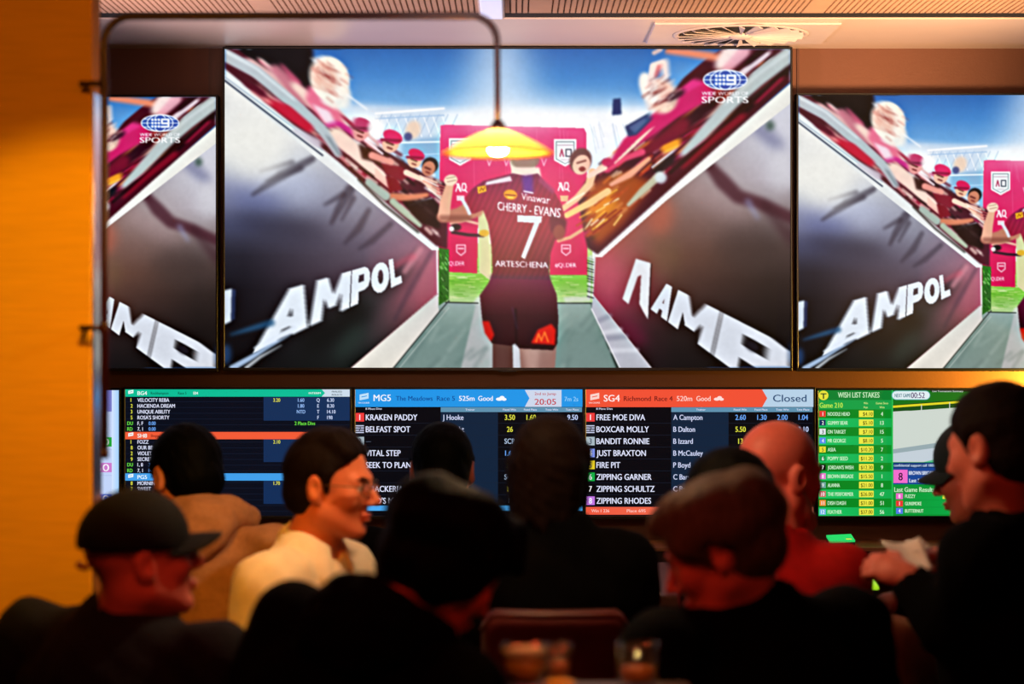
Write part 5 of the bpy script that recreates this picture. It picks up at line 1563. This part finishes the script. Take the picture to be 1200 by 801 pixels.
def person(label, head, yaw, pitch=8, roll=0, tyaw=None, neck=None, pelvis=None, shw=0.185, shdrop=0.055, girth=1.0,
           arms=None, tone=(214, 150, 122), hair='short', hairmat=None, top=None, topname='sweater', extras=None, legs=True, hs=1.0,
           heavy=1.0, trousers=None, seed=1, fold=0.0035, kneel=None, neckr=0.056, group=None, seatz=0.47, wristcuff=True, knees=None, earlift=0):
    c = np.asarray(head, float)
    tyaw = yaw if tyaw is None else tyaw
    R = frame(yaw, pitch, roll)
    T = frame(tyaw)
    N = np.asarray(neck, float) if neck is not None else c - v3(0, 0, 0.165 * hs) - T[1] * 0.035
    P = np.asarray(pelvis, float) if pelvis is not None else v3(N[0] - T[1][0] * 0.12, N[1] - T[1][1] * 0.12, seatz + 0.10)
    u = nrm(N - P); rt = nrm(T[0] - u * (T[0] @ u)); fw = np.cross(u, rt)
    B = np.stack([rt, fw, u])
    root = empty('person', (P[0], P[1], 0.0), label, 'person', group)
    shs = [N - u * shdrop + rt * q * shw for q in (-1, 1)]
    A = []
    for q, sh in zip((-1, 1), shs):
        if arms and arms.get(q): el, wr, hd = arms[q]
        else:
            el = sh + rt * q * 0.035 - u * 0.28 - fw * 0.01
            wr = el + fw * 0.17 - rt * q * 0.07 + v3(0, 0, -0.15)
            hd = (fw - rt * q * 0.3, v3(0, 0, -1), -q)
        A.append((sh, np.asarray(el, float), np.asarray(wr, float), hd))
    allp = np.array([c, N, P] + [x for a in A for x in a[:3]])
    lo = allp.min(0) - v3(0.22, 0.22, 0.16); hi = allp.max(0) + v3(0.22, 0.22, 0.18)
    # ---- body
    hr = 0.135
    hand_spans = [[(a[2][i] - 0.12, a[2][i] + 0.12, 0.0055) for a in A] for i in range(3)]
    fine = [[(c[i] - hr, c[i] + hr, 0.0042)] + hand_spans[i] for i in range(3)]
    blo = allp.min(0) - 0.17; bhi = allp.max(0) + 0.17
    F = Field(*(axis(blo[i], bhi[i], 0.013, fine[i]) for i in range(3)))
    head_field(F, c, R, hs, heavy)
    F.cone(c - R[2] * 0.055 * hs - R[1] * 0.018, N, neckr, neckr + 0.008, 0.03)
    for q, (sh, el, wr, hd) in zip((-1, 1), A):
        F.cone(N - u * 0.035, sh - u * 0.005, 0.045, 0.050, 0.04)
        F.cone(sh, el, 0.050, 0.040, 0.03); F.cone(el, wr, 0.040, 0.026, 0.02)
        hand_field(F, wr, *hd)
    F.ell(N - u * 0.20, (0.145 * girth, 0.095 * girth, 0.20), B, 0.05)
    F.ell(P + u * 0.12, (0.135 * girth, 0.105 * girth, 0.18), B, 0.05)
    me, V, Q = F.mesh('body')
    sk = skin_mats(tone, 0)
    o = link('body', me, sk, root)
    # face colouring by place: lips, eyes
    ctr = V[Q].mean(1) - c
    loc = np.stack([ctr @ R[i] for i in range(3)], 1) / hs
    mi = np.zeros(len(Q), np.int32)
    mi[(np.abs(loc[:, 0]) < 0.022) & (loc[:, 1] > 0.080) & (loc[:, 2] < -0.053) & (loc[:, 2] > -0.077)] = 1
    for q in (-1, 1):
        de = np.linalg.norm(loc - np.array([q * 0.031, 0.074, 0.005]), axis=1)
        sel = (de < 0.0146) & (loc[:, 1] > 0.078)
        mi[sel] = 2
        mi[sel & (np.hypot(loc[:, 0] - q * 0.031, loc[:, 2] - 0.005) < 0.006)] = 3
    me.polygons.foreach_set('material_index', mi)
    # ---- top garment
    G = Field(*(axis(lo[i], hi[i], 0.011) for i in range(3)))
    G.ell(N - u * 0.185, (0.178 * girth, 0.122 * girth, 0.185), B, 0.05)
    G.ell(P + u * 0.13, (0.165 * girth, 0.135 * girth, 0.20), B, 0.06)
    for q, (sh, el, wr, hd) in zip((-1, 1), A):
        G.cone(N - u * 0.045 + rt * q * 0.03, sh, 0.062, 0.070, 0.05)
        G.cone(sh, el, 0.072, 0.058, 0.04)
        G.cone(el, wr - nrm(wr - el) * 0.012, 0.058, 0.042, 0.03)
    G.cone(N - u * 0.06, N + u * 0.012 - fw * 0.004, 0.085, neckr + 0.018, 0.04)
    G.wobble(fold, 26, seed); G.wobble(fold * 0.7, 60, seed + 50)
    G.cone(N - u * 0.01, N + u * 0.12 + fw * 0.03, neckr + 0.006, neckr + 0.02, 0.006, True)
    for q, (sh, el, wr, hd) in zip((-1, 1), A):
        G.cone(wr + nrm(wr - el) * 0.012, wr + nrm(wr - el) * 0.1, 0.034, 0.045, 0.004, True)
    me, V, Q = G.mesh(topname)
    topo = link(topname, me, top, root)
    ctx = dict(root=root, c=c, R=R, N=N, P=P, u=u, rt=rt, fw=fw, B=B, A=A, hs=hs, top=topo, topmat=top)
    # ---- legs, seated, feet on the floor
    if legs:
        Pz = P
        hip = [P + rt * q * 0.085 - u * 0.02 for q in (-1, 1)]
        fl = nrm(v3(fw[0], fw[1], 0)); rl = nrm(v3(rt[0], rt[1], 0))
        kn = []
        for q, h in zip((-1, 1), hip):
            k_ = h + fl * 0.40 + rl * q * 0.04; k_[2] = min(h[2], 0.52)
            if knees and knees.get(q) is not None: k_ = np.asarray(knees[q], float)
            kn.append(k_)
        an = [v3(k[0] - fl[0] * 0.04, k[1] - fl[1] * 0.04, 0.10) for k in kn]
        pts = np.array(hip + kn + an)
        l2, h2 = pts.min(0) - 0.16, pts.max(0) + 0.16; h2[2] = max(h2[2], P[2] + 0.10)
        K = Field(*(axis(l2[i], h2[i], 0.015) for i in range(3)))
        K.ell(P, (0.160 * girth, 0.125 * girth, 0.11), B, 0.04)
        for h, k, a in zip(hip, kn, an):
            K.cone(h, k, 0.088, 0.066, 0.03); K.cone(k, a - v3(0, 0, 0.0), 0.064, 0.050, 0.02)
        K.wobble(0.003, 30, seed + 7)
        me, _, _ = K.mesh('trousers'); link('trousers', me, trousers or M_trouser, root)
        for a in an:
            ank = v3(a[0], a[1], 0.045)
            l3 = np.minimum(ank, ank + fl * 0.2) - 0.09; h3 = np.maximum(ank, ank + fl * 0.2) + 0.09; l3[2] = -0.03; h3[2] = 0.2
            S = Field(*(axis(l3[i], h3[i], 0.009) for i in range(3)))
            S.cone(ank - fl * 0.03, ank + fl * 0.15 + v3(0, 0, -0.008), 0.045, 0.038, 0.02); S.cone(ank, ank + v3(0, 0, 0.09), 0.045, 0.046, 0.03)
            S.f = np.maximum(S.f, (0.002 - S.ax[2])[None, None, :].astype(np.float32))
            me, _, _ = S.mesh('shoe'); link('shoe', me, M_shoe, root)
    # ---- hair
    Lc = lambda x, y, z: c + hs * (R[0] * x + R[1] * y + R[2] * z)
    nv = lambda x, y, z: nrm(R[0] * x + R[1] * y + R[2] * z)
    ctx['L'] = Lc; ctx['nv'] = nv
    if hair:
        H = Field(*(axis(c[i] - 0.19, c[i] + 0.19, 0.0048) for i in range(3)))
        if hair in ('short', 'crop', 'quiff', 'thick', 'mop'):
            g = {'short': 0.010, 'crop': 0.005, 'quiff': 0.009, 'thick': 0.016, 'mop': 0.016}[hair]
            # scalp shell, cut along the hairline: forehead high, over the ears, down to the nape
            H.ell(Lc(0, -0.014, 0.042), np.array([0.077 + g, 0.097 + g, 0.087 + g]) * hs, R, 0,
                  clip=[(Lc(0, 0.062 if hair == 'quiff' else 0.078, 0.070), nv(0, 0.72, -0.69)), (Lc(0, -0.03, 0.012), nv(0, -0.35, -0.94)) if False else (Lc(0, 0.050, 0.018), nv(0, 0.9, -0.44))])
            H.ell(Lc(0, -0.048, -0.012), np.array([0.066 + g, 0.062 + g, 0.066]) * hs, R, 0.012, clip=[(Lc(0, -0.022, 0), nv(0, 1, 0)), (Lc(0, 0, -0.062), nv(0, 0.2, -1))])
            for q in (-1, 1): H.cone(Lc(q * (0.073 + g * 0.3), 0.012, 0.040), Lc(q * 0.072, 0.012, -0.004), 0.014, 0.008, 0.010)
            if hair == 'quiff':
                for i in range(7):
                    x = (i - 3) * 0.016
                    H.cone(Lc(x, 0.020, 0.112), Lc(x * 1.1, 0.056, 0.098 - abs(i - 3) * 0.004), 0.021, 0.015, 0.014)
                H.ell(Lc(0, -0.008, 0.114), np.array([0.060, 0.060, 0.028]) * hs, R, 0.02)
            if hair in ('thick', 'mop'):
                for i in range(26):
                    a_ = i * 2.4; z_ = 0.11 - 0.085 * (i / 26.0)
                    rr = math.sqrt(max(0, 1 - ((z_ - 0.042) / 0.1) ** 2))
                    y_ = -0.016 + math.sin(a_) * 0.1 * rr
                    if y_ > 0.05 and z_ < 0.09: continue
                    H.ell(Lc(math.cos(a_) * 0.082 * rr, y_, z_), np.array([0.028, 0.032, 0.026]) * hs, R, 0.034)
            H.wobble(0.0010, 110, seed); H.wobble(0.0004, 380, seed + 3)
            H.ell(Lc(0, 0.085, -0.01), np.array([0.060, 0.05, 0.062]) * hs, R, 0.008, True)
            for q in (-1, 1):
                H.cone(Lc(q * 0.014, 0.0945, 0.0215), Lc(q * 0.032, 0.0905, 0.0275), 0.0042, 0.0048, 0.003)
                H.cone(Lc(q * 0.032, 0.0905, 0.0275), Lc(q * 0.048, 0.0770, 0.0240), 0.0048, 0.0040, 0.003)
                if hair == 'mop':
                    H.ell(Lc(q * 0.080, -0.004, 0.012), np.array([0.022, 0.050, 0.062]) * hs, R, 0.02)
                    H.ell(Lc(q * 0.066, -0.040, -0.030), np.array([0.024, 0.044, 0.050]) * hs, R, 0.02)
                else: H.ell(Lc(q * 0.088, -0.012, 0.0), np.array([0.022, 0.024, 0.036]) * hs, R, 0.006, True)
            if hair == 'mop':
                for i in range(7): H.cone(Lc((i - 3) * 0.018, 0.060, 0.110), Lc((i - 3) * 0.022, 0.094, 0.070 - 0.004 * abs(i - 3)), 0.022, 0.012, 0.014)
        elif hair == 'long':
            H.ell(Lc(0, -0.016, 0.040), np.array([0.094, 0.113, 0.104]) * hs, R, 0, clip=[(Lc(0, 0.080, 0.066), nv(0, 0.75, -0.66))])
            H.ell(Lc(0, -0.050, -0.035), np.array([0.090, 0.066, 0.105]) * hs, R, 0.03)
            for q in (-1, 1):
                H.cone(Lc(q * 0.078, 0.010, 0.05), Lc(q * 0.080, -0.002, -0.070), 0.022, 0.016, 0.02)
            for i in range(15):
                a_ = math.pi * (0.95 + 1.1 * i / 14.0)
                H.cone(Lc(math.cos(a_) * 0.080, -0.036 + math.sin(a_) * 0.070, 0.02), Lc(math.cos(a_) * 0.074, -0.045 + math.sin(a_) * 0.06, -0.115 - 0.014 * (i % 3)), 0.019, 0.010, 0.010)
            H.wobble(0.0012, 100, seed); H.wobble(0.0004, 380, seed + 3)
            H.ell(Lc(0, 0.09, -0.02), np.array([0.062, 0.06, 0.075]) * hs, R, 0.008, True)
        elif hair == 'fringe_bald':
            H.ell(Lc(0, -0.014, 0.034), np.array([0.0815, 0.1015, 0.088]) * hs, R, 0, clip=[(Lc(0, -0.03, 0.046), nv(0, 0.25, 1)), (Lc(0, 0.010, 0.0), nv(0, 1, -0.1)), (Lc(0, 0, -0.045), nv(0, 0.3, -1))])
            H.wobble(0.001, 300, seed)
        me, _, _ = H.mesh('hair'); link('hair', me, hairmat, root)
    if extras: extras(ctx)
    return ctx

def simple_field(c, r, h): return Field(*(axis(c[i] - r, c[i] + r, h) for i in range(3)))

def beard(ctx, m, chin=0.03, seed=3):
    L, R, hs = ctx['L'], ctx['R'], ctx['hs']
    F = simple_field(ctx['c'], 0.17, 0.0048)
    for q in (-1, 1):
        F.cone(L(q * 0.066, 0.004, -0.015), L(q * 0.056, 0.030, -0.070), 0.010, 0.018, 0.02)
        F.cone(L(q * 0.056, 0.030, -0.070), L(q * 0.018, 0.076, -0.102), 0.022, 0.024, 0.02)
    F.cone(L(0, 0.078, -0.098), L(0, 0.082, -0.105 - chin), 0.030, 0.018, 0.02)
    F.wobble(0.002, 220, seed)
    F.ell(L(0, 0.105, -0.063), np.array([0.026, 0.03, 0.014]) * hs, R, 0.006, True)
    me, _, _ = F.mesh('beard'); link('beard', me, m, ctx['root'])

def cap(ctx, m, brim_len=0.085, brim_pitch=-6, badge=None, tilt=0):
    L, R, hs, root, c = ctx['L'], ctx['R'], ctx['hs'], ctx['root'], ctx['c']
    F = simple_field(c + R[2] * 0.03, 0.17, 0.0048)
    nv = ctx['nv']
    F.ell(L(0, -0.010, 0.046), np.array([0.091, 0.112, 0.100]) * hs, R, 0, clip=[(L(0, 0, 0.028), nv(0, -0.16, -1))])
    F.ell(L(0, -0.010, 0.040), np.array([0.0835, 0.104, 0.092]) * hs, R, 0.002, True)
    # opening over the strap at the back
    F.ell(L(0, -0.122, 0.022), np.array([0.032, 0.03, 0.026]) * hs, R, 0.003, True)
    me, _, _ = F.mesh('cap'); o = link('cap', me, m, root)
    B = MB()
    n, q_ = 18, 6
    V = []; Fc = []
    for s in (0, 1):
        for i in range(n + 1):
            a = math.radians(-66 + 132 * i / n)
            for j in range(q_ + 1):
                t = j / q_
                rx, ry = 0.088, 0.100
                x = rx * math.sin(a); y0 = -0.010 + ry * math.cos(a)
                y = y0 + brim_len * t * math.cos(a) ** 0.6
                z = 0.036 - 0.026 * (abs(math.sin(a)) ** 2) - t * math.tan(math.radians(-brim_pitch)) * brim_len * 0.6 - 0.006 * t * t - (0.004 if s else 0)
                V.append(L(x * (1 - 0.12 * t), y, z))
    g = lambda s, i, j: s * (n + 1) * (q_ + 1) + i * (q_ + 1) + j
    for i in range(n):
        for j in range(q_):
            Fc.append((g(0, i, j), g(0, i + 1, j), g(0, i + 1, j + 1), g(0, i, j + 1))); Fc.append((g(1, i, j), g(1, i, j + 1), g(1, i + 1, j + 1), g(1, i + 1, j)))
        Fc.append((g(0, i, q_), g(0, i + 1, q_), g(1, i + 1, q_), g(1, i, q_))); Fc.append((g(0, i + 1, 0), g(0, i, 0), g(1, i, 0), g(1, i + 1, 0)))
    for j in range(q_):
        Fc.append((g(0, 0, j), g(0, 0, j + 1), g(1, 0, j + 1), g(1, 0, j))); Fc.append((g(0, n, j + 1), g(0, n, j), g(1, n, j), g(1, n, j + 1)))
    B.add(V, Fc); B.build('brim', m, o, True)
    B = MB(); B.lathe([(0, 0.007), (0.006, 0.006), (0.009, 0.001), (0.0085, -0.003), (0, -0.003)], (0, 0, 0), 16)
    B.v = [tuple(L(p[0], -0.010 + p[1], 0.146 + p[2])) for p in B.v]; B.build('top_button', m, o, True)
    # strap across the opening
    B = MB(); pts = [L(0.040 * math.sin(a), -0.010 - 0.1115 * math.cos(a * 0.36), 0.014) for a in np.linspace(-1, 1, 9)]
    B.tube(pts, 0.006, 8); B.build('strap', badge or m, o, True)
    return o

def collar(ctx, m, flare=0.018, rise=0.035, name='collar', gap=35, drop=0.03):
    """folded shirt collar round the neck, open at the front"""
    N, rt, fw, u = ctx['N'], ctx['rt'], ctx['fw'], ctx['u']
    B = MB(); n = 30; V = []; F = []
    prof = [(0.062, -0.012), (0.064, rise), (0.070, rise + 0.004), (0.066 + flare, -0.002 - drop * 0.3), (0.070 + flare, -drop), (0.066 + flare, -drop)]
    for i in range(n + 1):
        a = math.radians(90 + gap / 2 + (360 - gap) * i / n)
        front = max(0.0, math.sin(a)) ** 2
        for r, z in prof:
            rr = r + 0.004 * front
            V.append(N + rt * rr * math.cos(a) + fw * (rr * 1.02 * math.sin(a) + 0.010) + u * (z * (1 - 0.2 * front) - 0.030 * front + 0.006 + (-0.03 * front if z < 0 else 0)))
    k = len(prof)
    for i in range(n):
        for j in range(k):
            j2 = (j + 1) % k
            F.append((i * k + j, (i + 1) * k + j, (i + 1) * k + j2, i * k + j2))
    F.append(tuple(range(k))); F.append(tuple(n * k + j for j in range(k))[::-1])
    B.add(V, F); return B.build(name, m, ctx['top'], True)

def hood(ctx, m, size=1.0, off=(0, -0.095, 0.01)):
    N, rt, fw, u, B = ctx['N'], ctx['rt'], ctx['fw'], ctx['u'], ctx['B']
    L = lambda x, y, z: N + rt * x + fw * y + u * z
    F = simple_field(N, 0.26, 0.007)
    for i in range(13):
        a = math.pi * (1.0 + i / 12.0)
        a2 = math.pi * (1.0 + min(i + 1, 12) / 12.0)
        P_ = lambda t: L(0.098 * math.cos(t) * size, 0.02 + 0.100 * math.sin(t) * size, 0.030 + 0.028 * -math.sin(t))
        F.cone(P_(a), P_(a2), 0.026, 0.026, 0.02)
    F.ell(L(off[0], off[1], off[2]), (0.115 * size, 0.050, 0.075), B, 0.04)
    F.ell(L(off[0], off[1] - 0.030, off[2] - 0.035), (0.090 * size, 0.034, 0.055), B, 0.03)
    F.wobble(0.004, 38, 5); F.wobble(0.0025, 80, 9)
    F.cone(N, N + u * 0.14 + fw * 0.03, 0.064, 0.085, 0.01, True)
    me, _, _ = F.mesh('hood'); link('hood', me, m, ctx['top'])

# ---- cloth and hair
M_trouser = mat('dark_trousers', (22, 22, 28), 0.85, noise=0.2, scale=40, bump=0.1)
M_tan = mat('tan_trousers', (176, 128, 92), 0.85, noise=0.1, scale=40, bump=0.1)
M_shoe = mat('black_shoe', (12, 11, 11), 0.4, noise=0.1)
M_blackcloth = mat('black_cloth', (4, 4, 5), 0.95, noise=0.3, scale=50, bump=0.15, spec=0.04)
M_charcoal = mat('charcoal_knit', (20, 22, 28), 0.9, noise=0.25, scale=90, bump=0.25, spec=0.15)
M_hoodie = mat('brown_fleece', (164, 116, 84), 0.9, noise=0.12, scale=60, bump=0.2, spec=0.15)
M_shirt = mat('cream_shirt', (236, 214, 180), 0.8, noise=0.06, scale=30, bump=0.1, spec=0.2)
M_redshirt = mat('red_shirt', (176, 14, 14), 0.85, noise=0.12, scale=40, bump=0.15, spec=0.2)
M_hairblack = mat('black_hair', (3, 3, 3), 0.6, noise=0.4, scale=120, bump=0.3, stretch=(1, 1, 0.3), spec=0.03)
M_hairdark = mat('dark_brown_hair', (22, 14, 12), 0.6, noise=0.4, scale=120, bump=0.3, stretch=(1, 1, 0.3), spec=0.03)
M_hairgrey = mat('greying_brown_hair', (86, 72, 62), 0.55, noise=0.35, scale=90, bump=0.35, stretch=(1, 1, 0.3), spec=0.03)
M_beardgrey = mat('pale_grey_beard', (196, 172, 160), 0.7, noise=0.2, scale=150, bump=0.3)
M_cap = mat('black_cap_cloth', (8, 8, 10), 0.85, noise=0.2, scale=80, bump=0.1, spec=0.2)
M_capteal = mat('dark_teal_cap_cloth', (12, 34, 40), 0.8, noise=0.2, scale=80, bump=0.1)
M_strap = mat('reddish_strap', (150, 54, 58), 0.6, noise=0.1)
M_frame = mat('glasses_metal', (120, 84, 50), 0.3, metal=0.7, noise=0.05)
M_lens = clear_glass('spectacle_lens', 0.1)

def glasses(ctx):
    L, R = ctx['L'], ctx['R']
    o = MB()
    for q in (-1, 1):
        pts = [L(q * (0.031 + 0.022 * math.cos(t)), 0.100 - 0.006 * abs(math.cos(t) * q > 0.5), 0.002 + 0.018 * math.sin(t)) for t in np.linspace(0, 2 * math.pi, 25)]
        o.tube(pts, 0.0015, 8, False)
        o.tube([L(q * 0.053, 0.098, 0.006), L(q * 0.074, 0.085, 0.010), L(q * 0.081, 0.03, 0.012), L(q * 0.084, -0.012, 0.010), L(q * 0.083, -0.03, -0.004)], 0.0016, 8)
    o.tube([L(-0.009, 0.102, 0.006), L(0, 0.105, 0.009), L(0.009, 0.102, 0.006)], 0.0014, 8)
    g = o.build('glasses', M_frame, ctx['root'], True)
    for q in (-1, 1):
        o = MB(); n = 24
        ring = [(q * (0.031 + 0.0205 * math.cos(2 * math.pi * i / n)), 0.002 + 0.0165 * math.sin(2 * math.pi * i / n)) for i in range(n)]
        V = [L(x, 0.0995, z) for x, z in ring] + [L(x, 0.1008, z) for x, z in ring]
        o.add(V, [tuple(range(n))[::-1], tuple(range(n, 2 * n))] + [(i, (i + 1) % n, n + (i + 1) % n, n + i) for i in range(n)])
        o.build('lens', M_lens, g)

# A: man in a cap, nearest on the left
d = 3.95
A_ = person('person in a black baseball cap and dark sweater, nearest the orange partition, turned right',
       W(166, 657, d), 24, -9, 0, tyaw=62, neck=W(150, 732, d + 0.03), pelvis=W(120, 925, d - 0.02), shw=0.225, shdrop=0.050, girth=1.15, hair=None, top=M_charcoal, extras=lambda x: cap(x, M_cap, 0.078, -4, M_strap),
       tone=(206, 112, 96), heavy=1.08, seed=4, neckr=0.066, hs=0.98, knees={-1: v3(-0.80, 4.18, 0.52), 1: v3(-0.63, 4.14, 0.52)})

# B: hooded top
d = 5.15
B_ = person('person with black hair in a brown hooded top, behind the cap wearer',
       W(218, 561, d), 126, 18, 0, tyaw=70, neck=W(248, 626, d - 0.02), pelvis=W(262, 860, d - 0.12), shw=0.165, shdrop=0.075, girth=1.0, hair='short', hairmat=M_hairblack, top=M_hoodie, topname='hooded_top',
       extras=lambda x: hood(x, M_hoodie), tone=(196, 120, 96), seed=8, fold=0.006)

# C: white shirt, profile
d = 4.7
C_ = person('person in a cream shirt with quiffed dark hair and glasses, in profile facing right',
       W(388, 571, d), -14, 2, 0, tyaw=-24, neck=W(362, 648, d + 0.02), pelvis=W(345, 870, d + 0.02), shw=0.18, shdrop=0.06, girth=0.95, hair='quiff', hairmat=M_hairdark, top=M_shirt, topname='shirt',
       extras=lambda x: (collar(x, M_shirt, 0.034, 0.045, gap=60, drop=0.045), glasses(x)), tone=(216, 118, 76), seed=5, fold=0.005, hs=0.97, knees={-1: v3(-0.30, 4.50, 0.52), 1: v3(-0.34, 4.34, 0.52)})

# D: distant black head in front of the MG5 board
d = 5.55
D_ = person('person in black with short black hair seen from behind, in front of the MG5 board',
       W(518, 553, d), 92, 8, 0, tyaw=92, neck=W(520, 616, d - 0.03), pelvis=W(520, 850, d - 0.10), shw=0.20, shdrop=0.085, hair='short', hairmat=M_hairblack, top=M_blackcloth, topname='jacket',
       extras=lambda x: collar(x, M_blackcloth, 0.012, 0.03, gap=60), tone=(150, 84, 66), seed=12, girth=1.08, hs=0.98)

# E: long hair on the red chair
d = 4.74
E_ = person('person with longer dark hair in a black top, seen from behind on the red chair',
       W(645, 553, d), 72, 4, 0, tyaw=88, neck=W(650, 622, d - 0.03), pelvis=W(652, 850, d - 0.0), shw=0.158, shdrop=0.085, hair='long', hairmat=M_hairdark, top=M_blackcloth, topname='sweater', tone=(190, 116, 92), seed=14, girth=1.08, hs=0.93)

# F: black silhouette in front
d = 3.52
F_ = person('person in black hunched over the front table, nearest the camera',
       W(520, 664, d), 36, 32, -6, tyaw=66, neck=W(448, 742, d - 0.02), pelvis=W(380, 945, d - 0.02), shw=0.17, shdrop=0.045, hair='mop', hairmat=M_hairblack, top=M_blackcloth, topname='jacket', tone=(206, 92, 74), seed=21, girth=1.2, hs=1.0,
       extras=lambda x: hood(x, M_blackcloth, 0.95))

# G: older man, right front
d = 3.70
G_ = person('older person with greying brown hair in a dark jacket, in front right, turned left',
       W(845, 648, d), 166, 24, 0, tyaw=118, neck=W(884, 716, d + 0.01), pelvis=W(915, 940, d - 0.03), shw=0.205, shdrop=0.055, hair='thick', hairmat=M_hairgrey, top=M_blackcloth, topname='jacket', tone=(216, 110, 96), seed=23, girth=1.15, knees={-1: v3(0.27, 3.90, 0.52), 1: v3(0.44, 3.96, 0.52)},
       extras=lambda x: collar(x, M_blackcloth, 0.014, 0.03, gap=70), hs=0.98)

# H: black head behind G
d = 4.36
H_ = person('person with black hair, only the crown showing, just behind the greying older person',
       W(852, 600, d), 130, 8, 0, tyaw=165, neck=W(856, 672, d + 0.01), pelvis=W(862, 900, d), knees={-1: v3(0.30, 4.22, 0.52), 1: v3(0.32, 4.34, 0.52)}, arms={1: (v3(0.47, 4.49, 0.80), v3(0.38, 4.40, 0.66), (v3(-0.6, -0.7, -0.2), v3(0, 0, -1), 1))}, hair='short', hairmat=M_hairblack, top=M_blackcloth, topname='jacket', tone=(190, 104, 84), seed=27, shw=0.15)

# I: bald man in red
d = 4.85
I_ = person('bald person with a pale beard in a red shirt, in front of the SG4 board',
       W(914, 557, d), 32, 4, -4, tyaw=84, neck=W(908, 640, d - 0.04), pelvis=W(916, 870, d - 0.05), shw=0.148, shdrop=0.075, hair=None, top=M_redshirt, topname='shirt', tone=(214, 104, 88), seed=31, girth=1.05, neckr=0.064, heavy=1.12, knees={-1: v3(0.57, 5.06, 0.52), 1: v3(0.72, 5.06, 0.52)},
       extras=lambda x: (collar(x, M_redshirt, 0.014, 0.03, gap=50), beard(x, M_beardgrey, 0.075)), hs=1.03)

# J: man on the right holding papers
d = 4.25
wl = W(1064, 676, d - 0.02); wr_ = W(1112, 655, d + 0.20)
J_ = person('person in a black jacket at the right, holding papers, facing left',
       W(1168, 527, d), 132, 9, 0, tyaw=148, neck=W(1184, 612, d + 0.02), pelvis=W(1195, 860, d), shw=0.20, shdrop=0.06, hair='short', hairmat=M_hairdark, top=M_blackcloth, topname='jacket', tone=(206, 112, 92), seed=37, girth=1.15,
       arms={-1: (W(1112, 735, d - 0.10), wl, (v3(-0.75, 0.3, 0.30), v3(0.35, 0.5, -0.6), -1, (0.8, 1.0, 0.8), 0.84)), 1: (W(1155, 715, d + 0.26), wr_, (v3(-0.9, -0.3, 0.1), v3(0, -0.2, -1), 1, (0.5, 0.6, 0.5), 0.92))},
       extras=lambda x: collar(x, M_blackcloth, 0.016, 0.035, gap=50), hs=1.03, knees={-1: v3(0.86, 4.36, 0.52), 1: v3(0.92, 4.60, 0.52)})

# papers held in front of him
pm = MB()
def sheet(m, p0, p1, p2, p3, n=8, sag=0.012, th=0.0012):
    p0, p1, p2, p3 = (np.asarray(p, float) for p in (p0, p1, p2, p3))
    V = []; F = []
    nn = nrm(np.cross(p1 - p0, p3 - p0))
    for s in (0, 1):
        for i in range(n + 1):
            for j in range(n + 1):
                a, b = i / n, j / n
                p = (p0 * (1 - a) + p1 * a) * (1 - b) + (p3 * (1 - a) + p2 * a) * b
                V.append(p + nn * (sag * math.sin(math.pi * a) + s * th))
    g = lambda s, i, j: s * (n + 1) ** 2 + i * (n + 1) + j
    for i in range(n):
        for j in range(n):
            F.append((g(0, i, j), g(0, i, j + 1), g(0, i + 1, j + 1), g(0, i + 1, j))); F.append((g(1, i, j), g(1, i + 1, j), g(1, i + 1, j + 1), g(1, i, j + 1)))
    for i in range(n):
        F += [(g(0, i, 0), g(0, i + 1, 0), g(1, i + 1, 0), g(1, i, 0)), (g(0, i + 1, n), g(0, i, n), g(1, i, n), g(1, i + 1, n)), (g(0, 0, i + 1), g(0, 0, i), g(1, 0, i), g(1, 0, i + 1)), (g(0, n, i), g(0, n, i + 1), g(1, n, i + 1), g(1, n, i))]
    m.add(V, F)
sheet(pm, W(1032, 632, d + 0.12), W(1078, 628, d + 0.16), W(1094, 666, d + 0.05), W(1052, 655, d + 0.03))
o = pm.build('paper_sheet', M_paper, None, True); tag(o, 'sheet of paper held in both hands of the person in black at the right', 'paper', 'papers held at the right')
pm = MB(); sheet(pm, W(1062, 632, d + 0.20), W(1077, 628, d + 0.21), W(1090, 640, d + 0.13), W(1070, 646, d + 0.10), 6, 0.004)
o = pm.build('paper_slip', M_paper, None, True); tag(o, 'small pale slip standing up behind the held sheet of paper', 'paper', 'papers held at the right')

# K: cap wearer behind J
d = 5.25
wl = W(1054, 706, d - 0.16)
K_ = person('person in a dark teal cap behind the person holding papers, facing left',
       W(1144, 556, d), 148, 12, 0, tyaw=160, neck=W(1160, 626, d + 0.01), pelvis=W(1180, 790, d), shw=0.18, shdrop=0.06, hair='crop', hairmat=M_hairblack, top=M_blackcloth, topname='jacket', tone=(176, 92, 76), seed=41,
       arms={-1: (W(1120, 735, d - 0.22), wl, (v3(-0.95, -0.1, -0.05), v3(0, 0, -1), 1))}, trousers=M_tan, knees={-1: W(1046, 752, d - 0.24), 1: W(1060, 775, d - 0.05)},
       extras=lambda x: cap(x, M_capteal, 0.066, -22))
